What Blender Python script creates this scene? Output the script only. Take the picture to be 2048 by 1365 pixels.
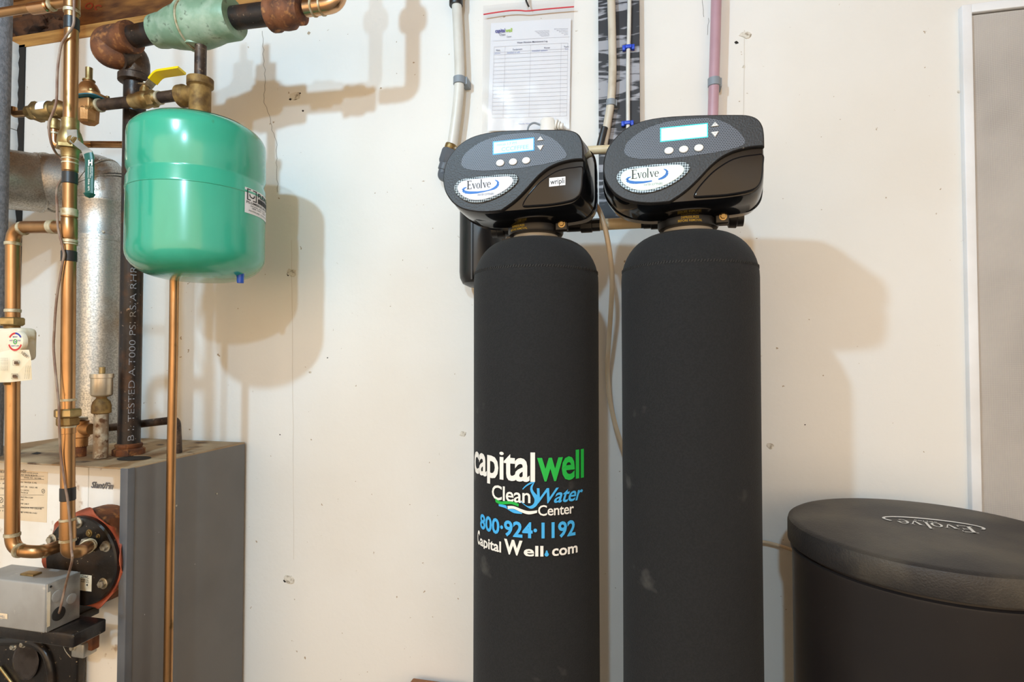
import bpy, bmesh, math, random
from mathutils import Vector, Matrix, noise

for o in list(bpy.data.objects): bpy.data.objects.remove(o)
random.seed(7)
SC = bpy.context.scene
COL = SC.collection
PI = math.pi

# ---------------------------------------------------------------- camera
F = 1138.0                      # focal length in pixels of a 2048 x 1365 frame
YAW, PITCH = math.radians(13.2), math.radians(1.43)
CAM = Vector((0, 0, 1.14))
DW = 1.465                      # the back wall stands at this Y
cam = bpy.data.cameras.new('camera'); co = bpy.data.objects.new('camera', cam)
COL.objects.link(co); co.location = CAM; co.rotation_euler = (PI/2+PITCH, 0, YAW)
cam.sensor_width = 36; cam.lens = 36*F/2048; cam.clip_start = .02
SC.camera = co

# ---------------------------------------------------------------- light
SC.view_settings.view_transform = 'Standard'; SC.view_settings.look = 'None'
SC.view_settings.gamma = 1; SC.view_settings.use_curve_mapping = False
SC.view_settings.exposure = 0.0
w = bpy.data.worlds.new('world'); SC.world = w; w.use_nodes = True
w.node_tree.nodes['Background'].inputs[0].default_value = (1, .71, .43, 1)
w.node_tree.nodes['Background'].inputs[1].default_value = 2.5
LAMPS = [  # location, watts, colour, radius
    ((-.885, -.33, 2.26), 82, (.46, .75, 1.0), .035),
    ((-.11, -1.45, 2.27), 94, (.46, .75, 1.0), .05),
]
for loc, e, c, r in LAMPS:
    l = bpy.data.lights.new('lamp_light', 'POINT'); l.energy = e; l.color = c; l.shadow_soft_size = r
    o = bpy.data.objects.new('lamp_light', l); COL.objects.link(o); o.location = loc

# ---------------------------------------------------------------- pixel rays
_F = Vector((-math.sin(YAW), math.cos(YAW), 0)); _R = Vector((math.cos(YAW), math.sin(YAW), 0))
_fw = _F*math.cos(PITCH) + Vector((0, 0, math.sin(PITCH))); _up = -_F*math.sin(PITCH) + Vector((0, 0, math.cos(PITCH)))
def ray(x, y): return _fw + _R*((x-1024)/F) - _up*((y-682.5)/F)
def P(x, y, Y=DW):
    d = ray(x, y); return CAM + d*(Y/d.y)
def PZ(x, y, z):
    d = ray(x, y); return CAM + d*((z-CAM.z)/d.z)
def PX(x, y, X):
    d = ray(x, y); return CAM + d*(X/d.x)
def S(x, y, Y): return (Y/ray(x, y).y)/F          # metres per pixel there
def PC(x, y, c, R):                               # on a vertical cylinder
    d = ray(x, y); a = d.x*d.x+d.y*d.y; b = -(d.x*c[0]+d.y*c[1]); k = c[0]**2+c[1]**2-R*R
    q = max(b*b-a*k, 0); return CAM + d*((-b-math.sqrt(q))/a)
def cyl_centre(xl, xr, y, R):
    a, b = ray(xl, y), ray(xr, y)
    ta, tb = math.atan2(a.x, a.y), math.atan2(b.x, b.y)
    m, h = (ta+tb)/2, (tb-ta)/2
    d = R/math.sin(h); return d*math.sin(m), d*math.cos(m)

# ---------------------------------------------------------------- materials
def lin(c):
    return tuple(((v/255)/12.92 if v <= 10 else ((v/255+.055)/1.055)**2.4) for v in c)+(1,)
MATS = {}
def mat(name, col, rough=.5, metal=0, col2=None, scale=8, detail=4, lo=.4, hi=.65, bump=0, bscale=60, stretch=(1, 1, 1),
        spec=.5, coat=0, col3=None, scale3=40, lo3=.6, hi3=.68, emit=0, rvar=0, sheen=0):
    if name in MATS: return MATS[name]
    m = bpy.data.materials.new(name); m.use_nodes = True; nt = m.node_tree; b = nt.nodes['Principled BSDF']
    N, L = nt.nodes.new, nt.links.new
    b.inputs['Base Color'].default_value = lin(col); b.inputs['Roughness'].default_value = rough
    b.inputs['Metallic'].default_value = metal; b.inputs['Specular IOR Level'].default_value = spec
    b.inputs['Coat Weight'].default_value = coat; b.inputs['Coat Roughness'].default_value = .12
    if sheen: b.inputs['Sheen Weight'].default_value = sheen
    tc = N('ShaderNodeTexCoord'); mp = N('ShaderNodeMapping'); mp.inputs['Scale'].default_value = stretch
    L(tc.outputs['Object'], mp.inputs['Vector'])
    def ns(sc, dt=4):
        n = N('ShaderNodeTexNoise'); n.inputs['Scale'].default_value = sc; n.inputs['Detail'].default_value = dt
        L(mp.outputs['Vector'], n.inputs['Vector']); return n.outputs['Fac']
    def ramp(f, a, c):
        r = N('ShaderNodeMapRange'); r.inputs['From Min'].default_value = a; r.inputs['From Max'].default_value = c
        L(f, r.inputs['Value']); return r.outputs['Result']
    def mix(f, a, c):
        x = N('ShaderNodeMix'); x.data_type = 'RGBA'; L(f, x.inputs['Factor'])
        for s, v in (('A', a), ('B', c)):
            i = [k for k in x.inputs if k.name == s and k.type == 'RGBA'][0]
            if isinstance(v, tuple): i.default_value = v
            else: L(v, i)
        return [k for k in x.outputs if k.type == 'RGBA'][0]
    cur = lin(col)
    if col2:
        f = ramp(ns(scale, detail), lo, hi); cur = mix(f, cur, lin(col2))
        if rvar:
            r = N('ShaderNodeMapRange'); r.inputs['To Min'].default_value = rough; r.inputs['To Max'].default_value = rough+rvar
            L(f, r.inputs['Value']); L(r.outputs['Result'], b.inputs['Roughness'])
    if col3: cur = mix(ramp(ns(scale3, 3), lo3, hi3), cur, lin(col3))
    if not isinstance(cur, tuple): L(cur, b.inputs['Base Color'])
    if bump:
        bn = N('ShaderNodeBump'); bn.inputs['Strength'].default_value = bump; bn.inputs['Distance'].default_value = .002
        L(ns(bscale, 5), bn.inputs['Height']); L(bn.outputs['Normal'], b.inputs['Normal'])
    if emit:
        b.inputs['Emission Color'].default_value = lin(col); b.inputs['Emission Strength'].default_value = emit
    MATS[name] = m; return m

WALL = mat('painted_plaster', (233, 230, 224), .75, 0, (224, 217, 206), 1.6, 6, .45, .8, .35, 45, col3=(170, 150, 125), scale3=55, lo3=.735, hi3=.76)
FLOOR = mat('concrete', (150, 145, 138), .8, 0, (120, 115, 108), 3, 6, bump=.4)
CEIL = mat('board_ceiling', (176, 132, 82), .7, 0, (120, 82, 44), 6, 5, .35, .7, .3, 40, stretch=(1, 5, 1))
WOOD = mat('sill_wood', (196, 146, 78), .65, 0, (140, 92, 42), 5, 5, .35, .7, .3, 60, stretch=(1.2, 8, 12))
RIM = mat('rim_board', (150, 100, 48), .7, 0, (82, 46, 20), 7, 6, .38, .66, .4, 50, stretch=(1, 4, 4))
INSUL = mat('old_insulation', (92, 58, 34), .95, 0, (40, 24, 14), 18, 6, .4, .6, 1, 60)
WHITE = mat('white_vinyl', (240, 242, 245), .35, 0, (228, 228, 228), 6)
SCREEN = mat('screen_weave', (168, 163, 158), .85)
DARK = mat('dark_gap', (38, 34, 30), .9)
CRACK = mat('crack_dark', (120, 110, 98), .95)
CHIP = mat('plaster_chip', (220, 213, 200), .95, 0, (150, 136, 116), 90, 4, .5, .68, 1, 90)
COPPER = mat('copper', (186, 144, 100), .32, 1, (146, 108, 70), 14, 5, .42, .7, .08, 120, stretch=(1, 1, .35), rvar=.15, col3=(120, 96, 60), scale3=50, lo3=.66, hi3=.74)
COPPER_B = mat('copper_bright', (206, 160, 118), .26, 1, (190, 160, 130), 20, 4, .45, .7)
SOLDER = mat('solder', (196, 186, 158), .5, .5, (156, 132, 92), 60, 3, .45, .65, .3, 120)
BRASS = mat('brass', (176, 152, 106), .42, 1, (128, 104, 64), 30, 4, .42, .7, .12, 120, rvar=.15)
BRONZE = mat('bronze_casting', (190, 144, 96), .5, .85, (150, 106, 62), 30, 4, .4, .7, .25, 180)
OLDBRASS = mat('weathered_brass', (150, 118, 66), .65, .5, (96, 70, 38), 40, 5, .4, .65, .5, 130)
IRON = mat('black_iron', (52, 47, 45), .38, .55, (84, 60, 44), 26, 5, .48, .72, .25, 150, col3=(146, 126, 110), scale3=120, lo3=.66, hi3=.75)
IRONB = mat('brown_iron', (92, 74, 60), .5, .6, (58, 46, 40), 30, 5, .42, .62, .4, 140, col3=(150, 124, 96), scale3=130, lo3=.64, hi3=.74)
RUST = mat('rusty_iron', (128, 78, 46), .72, .3, (84, 54, 40), 26, 5, .4, .62, .7, 110, col3=(172, 116, 66), scale3=60, lo3=.55, hi3=.7)
GALV = mat('galvanised', (196, 195, 190), .36, .95, (166, 164, 158), 240, 2, .42, .6, .05, 200, col3=(150, 124, 96), scale3=7, lo3=.55, hi3=.75, rvar=.12)
GREENV = mat('green_valve', (122, 150, 122), .5, .1, (160, 178, 154), 24, 5, .45, .68, .35, 80, col3=(70, 84, 66), scale3=45, lo3=.62, hi3=.72)
TEAL = mat('green_enamel', (48, 158, 126), .22, 0, (62, 170, 138), 9, 4, .4, .7, 0, 0, coat=.5, col3=(66, 128, 84), scale3=30, lo3=.70, hi3=.78, stretch=(1, 1, .25))
DUST = mat('grey_dust', (150, 148, 132), .95, 0, (110, 130, 112), 30, 5, bump=.6, bscale=150)
CREAM = mat('boiler_enamel', (242, 237, 228), .45, 0, (226, 214, 194), 5, 6, .48, .75, .05, 50, col3=(150, 112, 76), scale3=24, lo3=.66, hi3=.76)
BTOP = mat('dirty_top', (188, 164, 130), .75, 0, (122, 92, 62), 6, 6, .42, .66, .3, 60, col3=(84, 62, 44), scale3=16, lo3=.6, hi3=.7)
GREY = mat('boiler_grey', (106, 102, 98), .42, 0, (98, 94, 90), 5, 4, col3=(190, 190, 190), scale3=110, lo3=.76, hi3=.78)
GREYT = mat('corner_trim', (98, 99, 102), .4, .1, (86, 87, 90), 8)
BOXG = mat('relay_grey', (166, 164, 160), .5, .15, (150, 146, 140), 12, 5, .4, .7, col3=(196, 190, 180), scale3=40, lo3=.66, hi3=.75)
BOXZ = mat('box_zinc', (180, 178, 172), .4, .6, (150, 148, 142), 26, 4)
CAST = mat('cast_black', (34, 30, 28), .28, .2, (62, 48, 36), 12, 5, .5, .72, .4, 70, col3=(170, 150, 120), scale3=150, lo3=.70, hi3=.76)
GASKET = mat('gasket_red', (176, 88, 58), .6, 0, (140, 66, 44), 18)
STEEL = mat('bolt_steel', (206, 200, 186), .38, .85, (160, 146, 120), 80, 3)
FOAM = mat('foam_sleeve', (134, 133, 136), .9, 0, (112, 112, 116), 120, 4, .4, .6, .7, 220)
TAPE = mat('black_tape', (34, 33, 33), .4)
WIRE = mat('brown_wire', (120, 88, 70), .5, 0, (150, 130, 112), 30)
JACKET = mat('knit_jacket', (19, 19, 20), .92, 0, (25, 25, 26), 260, 2, .4, .6, .5, 420, col3=(84, 82, 78), scale3=13, lo3=.70, hi3=.85, sheen=.04)
BLKT = mat('textured_black', (36, 35, 36), .46, 0, (30, 29, 30), 300, 2, bump=.35, bscale=330, col3=(130, 120, 108), scale3=90, lo3=.74, hi3=.79)
BLKG = mat('gloss_black', (14, 14, 17), .09, 0, (20, 20, 23), 8, 4, .45, .7, spec=.4, rvar=.08)
BLKP = mat('black_plastic', (26, 25, 26), .38, 0, (42, 40, 38), 14, 4, .5, .7)
SILVERB = mat('rim_silver', (176, 176, 178), .3, .7)
BTN = mat('button_white', (226, 224, 220), .5)
LIDM = mat('lid_black', (40, 37, 36), .52, 0, (84, 77, 66), 6, 6, .42, .68, .45, 330)
TUBM = mat('brine_black', (32, 28, 28), .36, 0, (40, 35, 33), 4, 4, col3=(110, 100, 92), scale3=140, lo3=.77, hi3=.79)
PEX = mat('pex_white', (222, 220, 212), .35, 0, (206, 202, 192), 10)
PEXB = mat('pex_beige', (206, 196, 178), .4, 0, (176, 160, 136), 16, 4, .5, .7)
PVC = mat('pvc_beige', (222, 206, 172), .4, 0, (206, 184, 142), 14)
PINK = mat('pex_pink', (190, 152, 162), .38, 0, (178, 142, 152), 12)
TUBT = mat('tan_tubing', (206, 178, 142), .35, 0, (216, 192, 160), 12)
CLIPG = mat('clip_grey', (138, 146, 154), .5)
CLIPB = mat('clip_blue', (40, 76, 200), .4)
BLUEP = mat('blue_plastic', (34, 84, 190), .35)
PAPER = mat('paper', (238, 238, 240), .8)
PAPERC = mat('paper_cream', (236, 226, 204), .8, 0, (224, 206, 172), 14)
LABELC = mat('label_cream', (236, 216, 186), .6, 0, (228, 204, 170), 10)
REDZ = mat('zip_red', (206, 36, 52), .4)
YEL = mat('yellow_vinyl', (236, 204, 22), .35)
GRNH = mat('green_vinyl', (16, 84, 74), .4)
PW = mat('print_white', (238, 234, 226), .7); PG = mat('print_green', (22, 172, 62), .7); PB = mat('print_blue', (66, 172, 232), .7)
PK = mat('print_black', (28, 26, 26), .7); PGR = mat('print_grey', (150, 152, 160), .8); PNB = mat('print_navy', (58, 62, 150), .7)
PLG = mat('print_lime', (170, 210, 70), .7); PY_ = mat('print_yellow', (206, 178, 60), .6); PBL = mat('logo_blue', (30, 108, 190), .5)
PRED = mat('print_red', (200, 50, 50), .7); PBR = mat('print_brown', (96, 72, 52), .8)
EMB_L = mat('emblem_lavender', (222, 224, 236), .3); EMB_GLOW = mat('emblem_green_glow', (222, 236, 218), .3)  # plain softener's badge: green glow tinted into its plate colour
PLUG = mat('plug_white', (238, 234, 226), .4)
CARD = mat('cardboard', (150, 100, 66), .85)

def special():
    # woven screen
    m = SCREEN; nt = m.node_tree; b = nt.nodes['Principled BSDF']; N, L = nt.nodes.new, nt.links.new
    tc = N('ShaderNodeTexCoord'); cs = []
    for ax in ('X', 'Z'):
        wv = N('ShaderNodeTexWave'); wv.bands_direction = ax; wv.inputs['Scale'].default_value = 150
        wv.inputs['Distortion'].default_value = .6; wv.inputs['Detail Scale'].default_value = 1
        L(tc.outputs['Object'], wv.inputs['Vector']); cs.append(wv.outputs['Fac'])
    mx = N('ShaderNodeMath'); mx.operation = 'MAXIMUM'; L(cs[0], mx.inputs[0]); L(cs[1], mx.inputs[1])
    n = N('ShaderNodeTexNoise'); n.inputs['Scale'].default_value = 5; L(tc.outputs['Object'], n.inputs['Vector'])
    mu = N('ShaderNodeMath'); mu.operation = 'MULTIPLY_ADD'; L(mx.outputs[0], mu.inputs[0]); mu.inputs[1].default_value = .65
    L(n.outputs['Fac'], mu.inputs[2])
    r = N('ShaderNodeValToRGB'); r.color_ramp.elements[0].color = lin((116, 112, 108)); r.color_ramp.elements[1].color = lin((196, 190, 184))
    r.color_ramp.elements[0].position = .45; r.color_ramp.elements[1].position = 1.1 if False else 1
    L(mu.outputs[0], r.inputs['Fac']); L(r.outputs['Color'], b.inputs['Base Color'])
    bp = N('ShaderNodeBump'); bp.inputs['Strength'].default_value = .4; bp.inputs['Distance'].default_value = .001
    L(mx.outputs[0], bp.inputs['Height']); L(bp.outputs['Normal'], b.inputs['Normal'])
    # grille of small cells
    g = mat('grille_cells', (70, 74, 82), .45); nt = g.node_tree; b = nt.nodes['Principled BSDF']; N, L = nt.nodes.new, nt.links.new
    tc = N('ShaderNodeTexCoord'); br = N('ShaderNodeTexBrick'); br.offset = .5
    mp = N('ShaderNodeMapping'); mp.inputs['Rotation'].default_value = (PI/2, 0, 0)
    L(tc.outputs['Object'], mp.inputs['Vector']); L(mp.outputs['Vector'], br.inputs['Vector'])
    br.inputs['Scale'].default_value = 1; br.inputs['Brick Width'].default_value = .0042; br.inputs['Row Height'].default_value = .003
    br.inputs['Mortar Size'].default_value = .0008; br.inputs['Mortar Smooth'].default_value = .3
    br.inputs['Color1'].default_value = lin((30, 30, 33)); br.inputs['Color2'].default_value = lin((34, 34, 37)); br.inputs['Mortar'].default_value = lin((96, 100, 110))
    L(br.outputs['Color'], b.inputs['Base Color'])
    # emblem border weave
    g = mat('emblem_weave', (120, 120, 120), .35, .5); nt = g.node_tree; b = nt.nodes['Principled BSDF']; N, L = nt.nodes.new, nt.links.new
    tc = N('ShaderNodeTexCoord'); ck = N('ShaderNodeTexChecker'); mp = N('ShaderNodeMapping'); mp.inputs['Rotation'].default_value = (0, .7, 0)
    L(tc.outputs['Object'], mp.inputs['Vector']); L(mp.outputs['Vector'], ck.inputs['Vector']); ck.inputs['Scale'].default_value = 330
    ck.inputs['Color1'].default_value = lin((132, 132, 128)); ck.inputs['Color2'].default_value = lin((30, 30, 30)); L(ck.outputs['Color'], b.inputs['Base Color'])
    # streaked black board
    g = mat('streaked_board', (50, 50, 52), .6); nt = g.node_tree; b = nt.nodes['Principled BSDF']; N, L = nt.nodes.new, nt.links.new
    tc = N('ShaderNodeTexCoord'); mp = N('ShaderNodeMapping'); mp.inputs['Scale'].default_value = (6, 6, 34); mp.inputs['Rotation'].default_value = (0, -.12, 0)
    L(tc.outputs['Object'], mp.inputs['Vector']); n = N('ShaderNodeTexNoise'); n.inputs['Scale'].default_value = 1.0; n.inputs['Detail'].default_value = 1.5
    n.inputs['Distortion'].default_value = 1.6; L(mp.outputs['Vector'], n.inputs['Vector'])
    n2 = N('ShaderNodeTexNoise'); n2.inputs['Scale'].default_value = 170; mp2 = N('ShaderNodeMapping'); mp2.inputs['Scale'].default_value = (.25, 1, 1.4)
    L(tc.outputs['Object'], mp2.inputs['Vector']); L(mp2.outputs['Vector'], n2.inputs['Vector'])
    mu = N('ShaderNodeMath'); mu.operation = 'MULTIPLY_ADD'; L(n2.outputs['Fac'], mu.inputs[0]); mu.inputs[1].default_value = .22; L(n.outputs['Fac'], mu.inputs[2])
    r = N('ShaderNodeValToRGB'); r.color_ramp.elements[0].position = .60; r.color_ramp.elements[0].color = lin((44, 43, 46))
    r.color_ramp.elements[1].position = .68; r.color_ramp.elements[1].color = lin((158, 158, 164))
    L(mu.outputs[0], r.inputs['Fac']); L(r.outputs['Color'], b.inputs['Base Color'])
    # clear bag film
    g = bpy.data.materials.new('clear_film'); g.use_nodes = True; nt = g.node_tree; nt.nodes.remove(nt.nodes['Principled BSDF']); N, L = nt.nodes.new, nt.links.new
    t = N('ShaderNodeBsdfTransparent'); t.inputs[0].default_value = (.95, .95, .96, 1); s = N('ShaderNodeBsdfGlossy'); s.inputs['Roughness'].default_value = .12
    mx = N('ShaderNodeMixShader'); mx.inputs[0].default_value = .07; L(t.outputs[0], mx.inputs[1]); L(s.outputs[0], mx.inputs[2])
    L(mx.outputs[0], nt.nodes['Material Output'].inputs['Surface']); MATS['clear_film'] = g
    for nm, c, e in (('lcd_blue', (150, 214, 250), 1.3), ('lcd_cyan', (196, 255, 255), 1.9), ('lcd_glow_blue', (20, 130, 200), .55), ('lcd_glow_cyan', (0, 190, 190), .8)):
        mat(nm, c, .3, emit=e)
special()

# ---------------------------------------------------------------- builders
ORG = {}
class MB:
    def __init__(s): s.v, s.f, s.sm = [], [], []
    def add(s, vs, fs, smooth=True):
        n = len(s.v); s.v += [Vector(v) for v in vs]; s.f += [tuple(i+n for i in f) for f in fs]; s.sm += [smooth]*len(fs); return s
def root(name, loc, label, cat, group=None):
    o = bpy.data.objects.new(name, None); COL.objects.link(o); o.location = loc; o.empty_display_size = .05
    o['label'] = label; o['category'] = cat
    if group: o['group'] = group
    ORG[o.name] = Vector(loc); return o
def obj(name, mb, m, parent=None, label=None, cat=None, kind=None, group=None, autos=True):
    if parent is not None: org = ORG[parent.name]
    else:
        xs = [v.x for v in mb.v]; ys = [v.y for v in mb.v]; zs = [v.z for v in mb.v]
        org = Vector(((min(xs)+max(xs))/2, (min(ys)+max(ys))/2, min(zs)))
    me = bpy.data.meshes.new(name); me.from_pydata([v-org for v in mb.v], [], mb.f)
    me.polygons.foreach_set('use_smooth', mb.sm); me.materials.append(MATS[m] if isinstance(m, str) else m)
    bm = bmesh.new(); bm.from_mesh(me); bmesh.ops.recalc_face_normals(bm, faces=bm.faces); bm.to_mesh(me); bm.free()
    if autos and any(mb.sm): me.set_sharp_from_angle(angle=math.radians(38))
    o = bpy.data.objects.new(name, me); COL.objects.link(o)
    if parent is not None: o.parent = parent
    else: o.location = org
    ORG[o.name] = org
    if label: o['label'] = label
    if cat: o['category'] = cat
    if kind: o['kind'] = kind
    if group: o['group'] = group
    return o
def frame(d):
    d = d.normalized(); a = Vector((0, 0, 1)) if abs(d.z) < .9 else Vector((1, 0, 0))
    u = d.cross(a).normalized(); return u, d.cross(u).normalized()
def tube(mb, pts, r, seg=14, caps=True):
    pts = [Vector(p) for p in pts]; n = len(pts); rs = r if isinstance(r, (list, tuple)) else [r]*n
    vs = []; prev = None
    for i, p in enumerate(pts):
        d = (pts[min(i+1, n-1)]-pts[max(i-1, 0)]).normalized()
        if prev is None: u, v = frame(d)
        else:
            u = (prev-d*prev.dot(d)).normalized(); v = d.cross(u)
        prev = u
        vs += [p+(u*math.cos(2*PI*k/seg)+v*math.sin(2*PI*k/seg))*rs[i] for k in range(seg)]
    fs = [(i*seg+k, i*seg+(k+1) % seg, (i+1)*seg+(k+1) % seg, (i+1)*seg+k) for i in range(n-1) for k in range(seg)]
    mb.add(vs, fs)
    if caps: mb.add(vs[:seg], [tuple(range(seg))], False); mb.add(vs[-seg:], [tuple(range(seg))], False)
    return mb
def fillet(pts, r, n=7):
    pts = [Vector(p) for p in pts]; out = [pts[0]]
    for a, b, c in zip(pts, pts[1:], pts[2:]):
        u, v = (a-b), (c-b); rr = min(r, u.length*.49, v.length*.49)
        p0, p1 = b+u.normalized()*rr, b+v.normalized()*rr
        out += [p0*(1-t)**2+b*2*t*(1-t)+p1*t*t for t in [i/n for i in range(n+1)]]
    return out+[pts[-1]]
def spline(pts, n=6):
    pts = [Vector(p) for p in pts]; q = [pts[0]]+pts+[pts[-1]]; out = []
    for i in range(1, len(q)-2):
        a, b, c, d = q[i-1:i+3]
        for k in range(n):
            t = k/n; out.append(.5*((2*b)+(c-a)*t+(2*a-5*b+4*c-d)*t*t+(3*b-a-3*c+d)*t**3))
    return out+[pts[-1]]
def lathe(mb, prof, o=(0, 0, 0), d=(0, 0, 1), seg=32, smooth=True):
    """prof: (radius, distance along d)"""
    o = Vector(o); d = Vector(d).normalized(); u, v = frame(d); vs = []
    for r, h in prof: vs += [o+d*h+(u*math.cos(2*PI*k/seg)+v*math.sin(2*PI*k/seg))*max(r, 1e-5) for k in range(seg)]
    fs = [(i*seg+k, i*seg+(k+1) % seg, (i+1)*seg+(k+1) % seg, (i+1)*seg+k) for i in range(len(prof)-1) for k in range(seg)]
    if prof[0][0] > 1e-4: fs.append(tuple(range(seg)))
    if prof[-1][0] > 1e-4: fs.append(tuple(range((len(prof)-1)*seg, len(prof)*seg)))
    return mb.add(vs, fs, smooth)
def hexa(mb, o, d, r, h, seg=6, bev=.12):
    return lathe(mb, [(r*(1-bev), 0), (r, h*.15), (r, h*.85), (r*(1-bev), h)], o, d, seg, False)
def box(mb, a, b, bev=0):
    x0, y0, z0 = a; x1, y1, z1 = b
    bm = bmesh.new(); bmesh.ops.create_cube(bm, size=1)
    for v in bm.verts: v.co = Vector(((x0+x1)/2+v.co.x*(x1-x0), (y0+y1)/2+v.co.y*(y1-y0), (z0+z1)/2+v.co.z*(z1-z0)))
    if bev: bmesh.ops.bevel(bm, geom=bm.edges[:], offset=bev, segments=3, affect='EDGES', profile=.5)
    bm.verts.index_update(); mb.add([v.co.copy() for v in bm.verts], [tuple(v.index for v in f.verts) for f in bm.faces], bool(bev)); bm.free(); return mb
def obox(mb, c, ax, ay, az, bev=0):
    """box with centre c and half-axis vectors"""
    t = MB(); L = [v.length for v in (ax, ay, az)]; box(t, (-L[0], -L[1], -L[2]), (L[0], L[1], L[2]), bev)
    A, B, C_ = ax.normalized(), ay.normalized(), az.normalized()
    mb.v += []; n = len(mb.v); mb.v += [Vector(c)+A*v.x+B*v.y+C_*v.z for v in t.v]; mb.f += [tuple(i+n for i in f) for f in t.f]; mb.sm += t.sm; return mb
def smooth_poly(pts, n=5, closed=True):
    q = [Vector((p[0], p[1], 0)) for p in pts]
    if not closed: return [(v.x, v.y) for v in spline(q, n)]
    m = len(q); out = []
    for i in range(m):
        a, b, c, d = q[i-1], q[i], q[(i+1) % m], q[(i+2) % m]
        for k in range(n):
            t = k/n; v = .5*((2*b)+(c-a)*t+(2*a-5*b+4*c-d)*t*t+(3*b-a-3*c+d)*t**3); out.append((v.x, v.y))
    return out
def inset(poly, d):
    n = len(poly); A = sum(poly[i-1][0]*poly[i][1]-poly[i][0]*poly[i-1][1] for i in range(n)); sg = 1 if A > 0 else -1; out = []
    for i in range(n):
        (x0, y0), (x1, y1), (x2, y2) = poly[i-1], poly[i], poly[(i+1) % n]
        e1 = Vector((x1-x0, y1-y0)); e2 = Vector((x2-x1, y2-y1))
        if e1.length < 1e-9 or e2.length < 1e-9: out.append((x1, y1)); continue
        e1.normalize(); e2.normalize(); nn = Vector((-e1.y-e2.y, e1.x+e2.x))
        if nn.length < 1e-6: out.append((x1, y1)); continue
        nn.normalize(); out.append((x1+sg*d*nn.x, y1+sg*d*nn.y))
    return out
def layers(mb, rings, cap0=True, cap1=True, smooth=True):
    """rings: lists of equal length of Vectors"""
    n = len(rings[0]); vs = [v for r in rings for v in r]
    mb.add(vs, [(i*n+k, i*n+(k+1) % n, (i+1)*n+(k+1) % n, (i+1)*n+k) for i in range(len(rings)-1) for k in range(n)], smooth)
    if cap0: mb.add(rings[0], [tuple(range(n))], False)
    if cap1: mb.add(rings[-1], [tuple(range(n))], False)
    return mb
# flat print -------------------------------------------------------------
_tc = {}
def glyphs(s, bold=0, shear=0, space=1.0):
    """2D polygons of a line of text, baseline 0, capital height 1"""
    k = (s, bold, shear, space)
    if k in _tc: return _tc[k]
    def ev(body):
        cu = bpy.data.curves.new('t', 'FONT'); cu.body = body; cu.resolution_u = 3; cu.offset = bold; cu.shear = shear; cu.space_character = space
        o = bpy.data.objects.new('t', cu); COL.objects.link(o); bpy.context.view_layer.update()
        me = bpy.data.meshes.new_from_object(o.evaluated_get(bpy.context.evaluated_depsgraph_get()))
        v = [(a.co.x, a.co.y) for a in me.vertices]; f = [tuple(p.vertices) for p in me.polygons]
        bpy.data.objects.remove(o); bpy.data.curves.remove(cu); bpy.data.meshes.remove(me); return v, f
    hv, _ = ev('H'); H = max(y for _, y in hv); v, f = ev(s); x0 = min(x for x, _ in v); x1 = max(x for x, _ in v)
    r = ([(x-x0, y/H) for x, y in v], f, x1-x0); _tc[k] = r; return r
def put_text(mb, s, fn, bold=0, shear=0, space=1.0, desc=1.0):
    """fn maps (u in 0..1 along the line, v with capital height 1) to a point"""
    v, f, w_ = glyphs(s, bold, shear, space)
    mb.add([fn(x/w_, y if y > 0 else y*desc) for x, y in v], f, False); return mb
def put_poly(mb, poly, fn): mb.add([fn(*p) for p in poly], [tuple(range(len(poly)))], False); return mb
def ring_poly(cx, cy, rx, ry, ix, iy, a0=0, a1=360, n=20, dx=0):
    q = []
    for i in range(n):
        a, b = [math.radians(a0+(a1-a0)*(i+k)/n) for k in (0, 1)]
        q.append([(cx+rx*math.cos(a), cy+ry*math.sin(a)), (cx+rx*math.cos(b), cy+ry*math.sin(b)), (cx+dx+ix*math.cos(b), cy+iy*math.sin(b)), (cx+dx+ix*math.cos(a), cy+iy*math.sin(a))])
    return q
def evolve_polys():
    """serif word, x 0..1 and y 0..1 (capital height)"""
    R = lambda x0, y0, x1, y1: [(x0, y0), (x1, y0), (x1, y1), (x0, y1)]
    q = [R(.03, 0, .075, 1), R(0, 0, .19, .06), R(0, .94, .185, 1), R(.06, .47, .145, .53), R(.14, .40, .15, .62), R(.175, .80, .188, 1), R(.178, 0, .195, .22)]
    def V(x): return [[(x, .62), (x+.045, .62), (x+.095, .0), (x+.07, 0)], [(x+.13, .62), (x+.148, .62), (x+.09, 0), (x+.075, 0)], R(x-.015, .60, x+.06, .63), R(x+.105, .60, x+.165, .63)]
    q += V(.215); q += ring_poly(.46, .31, .075, .33, .042, .285)
    q += [R(.565, 0, .60, 1.05), R(.545, 0, .62, .03), R(.545, 1.02, .58, 1.05)]
    q += V(.65); q += ring_poly(.895, .31, .078, .33, .045, .285, 5, 310, 20); q += [R(.84, .33, .965, .375)]
    return q

# ================================================================ THE ROOM
X0, X1, Yb, ZC = -2.75, 2.3, -3.6, 2.42
def wall_panel(name, corners, m=WALL, kind='structure'):
    return obj(name, MB().add(corners, [tuple(range(len(corners)))], False), m, kind=kind)
def slab(name, a, b, m, parent=None, kind='structure', bev=0): return obj(name, box(MB(), a, b, bev), m, parent, kind=None if parent else kind)
slab('floor', (X0, Yb, -.1), (X1, DW+.2, 0), FLOOR)
slab('ceiling', (X0, -1.9, ZC), (X1, DW+.2, ZC+.05), CEIL)
SILLZ = P(132, 82).z
wall = slab('wall_back', (X0, DW, 0), (X1, DW+.2, SILLZ), WALL)
slab('wall_left', (X0-.1, -1.9, 0), (X0, DW+.2, ZC), WALL)
slab('wall_right', (X1, -1.9, 0), (X1+.1, DW+.2, ZC), WALL)
slab('trim_1', (X0, DW-.004, SILLZ), (X1, DW+.14, SILLZ+.04), WOOD)
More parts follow.
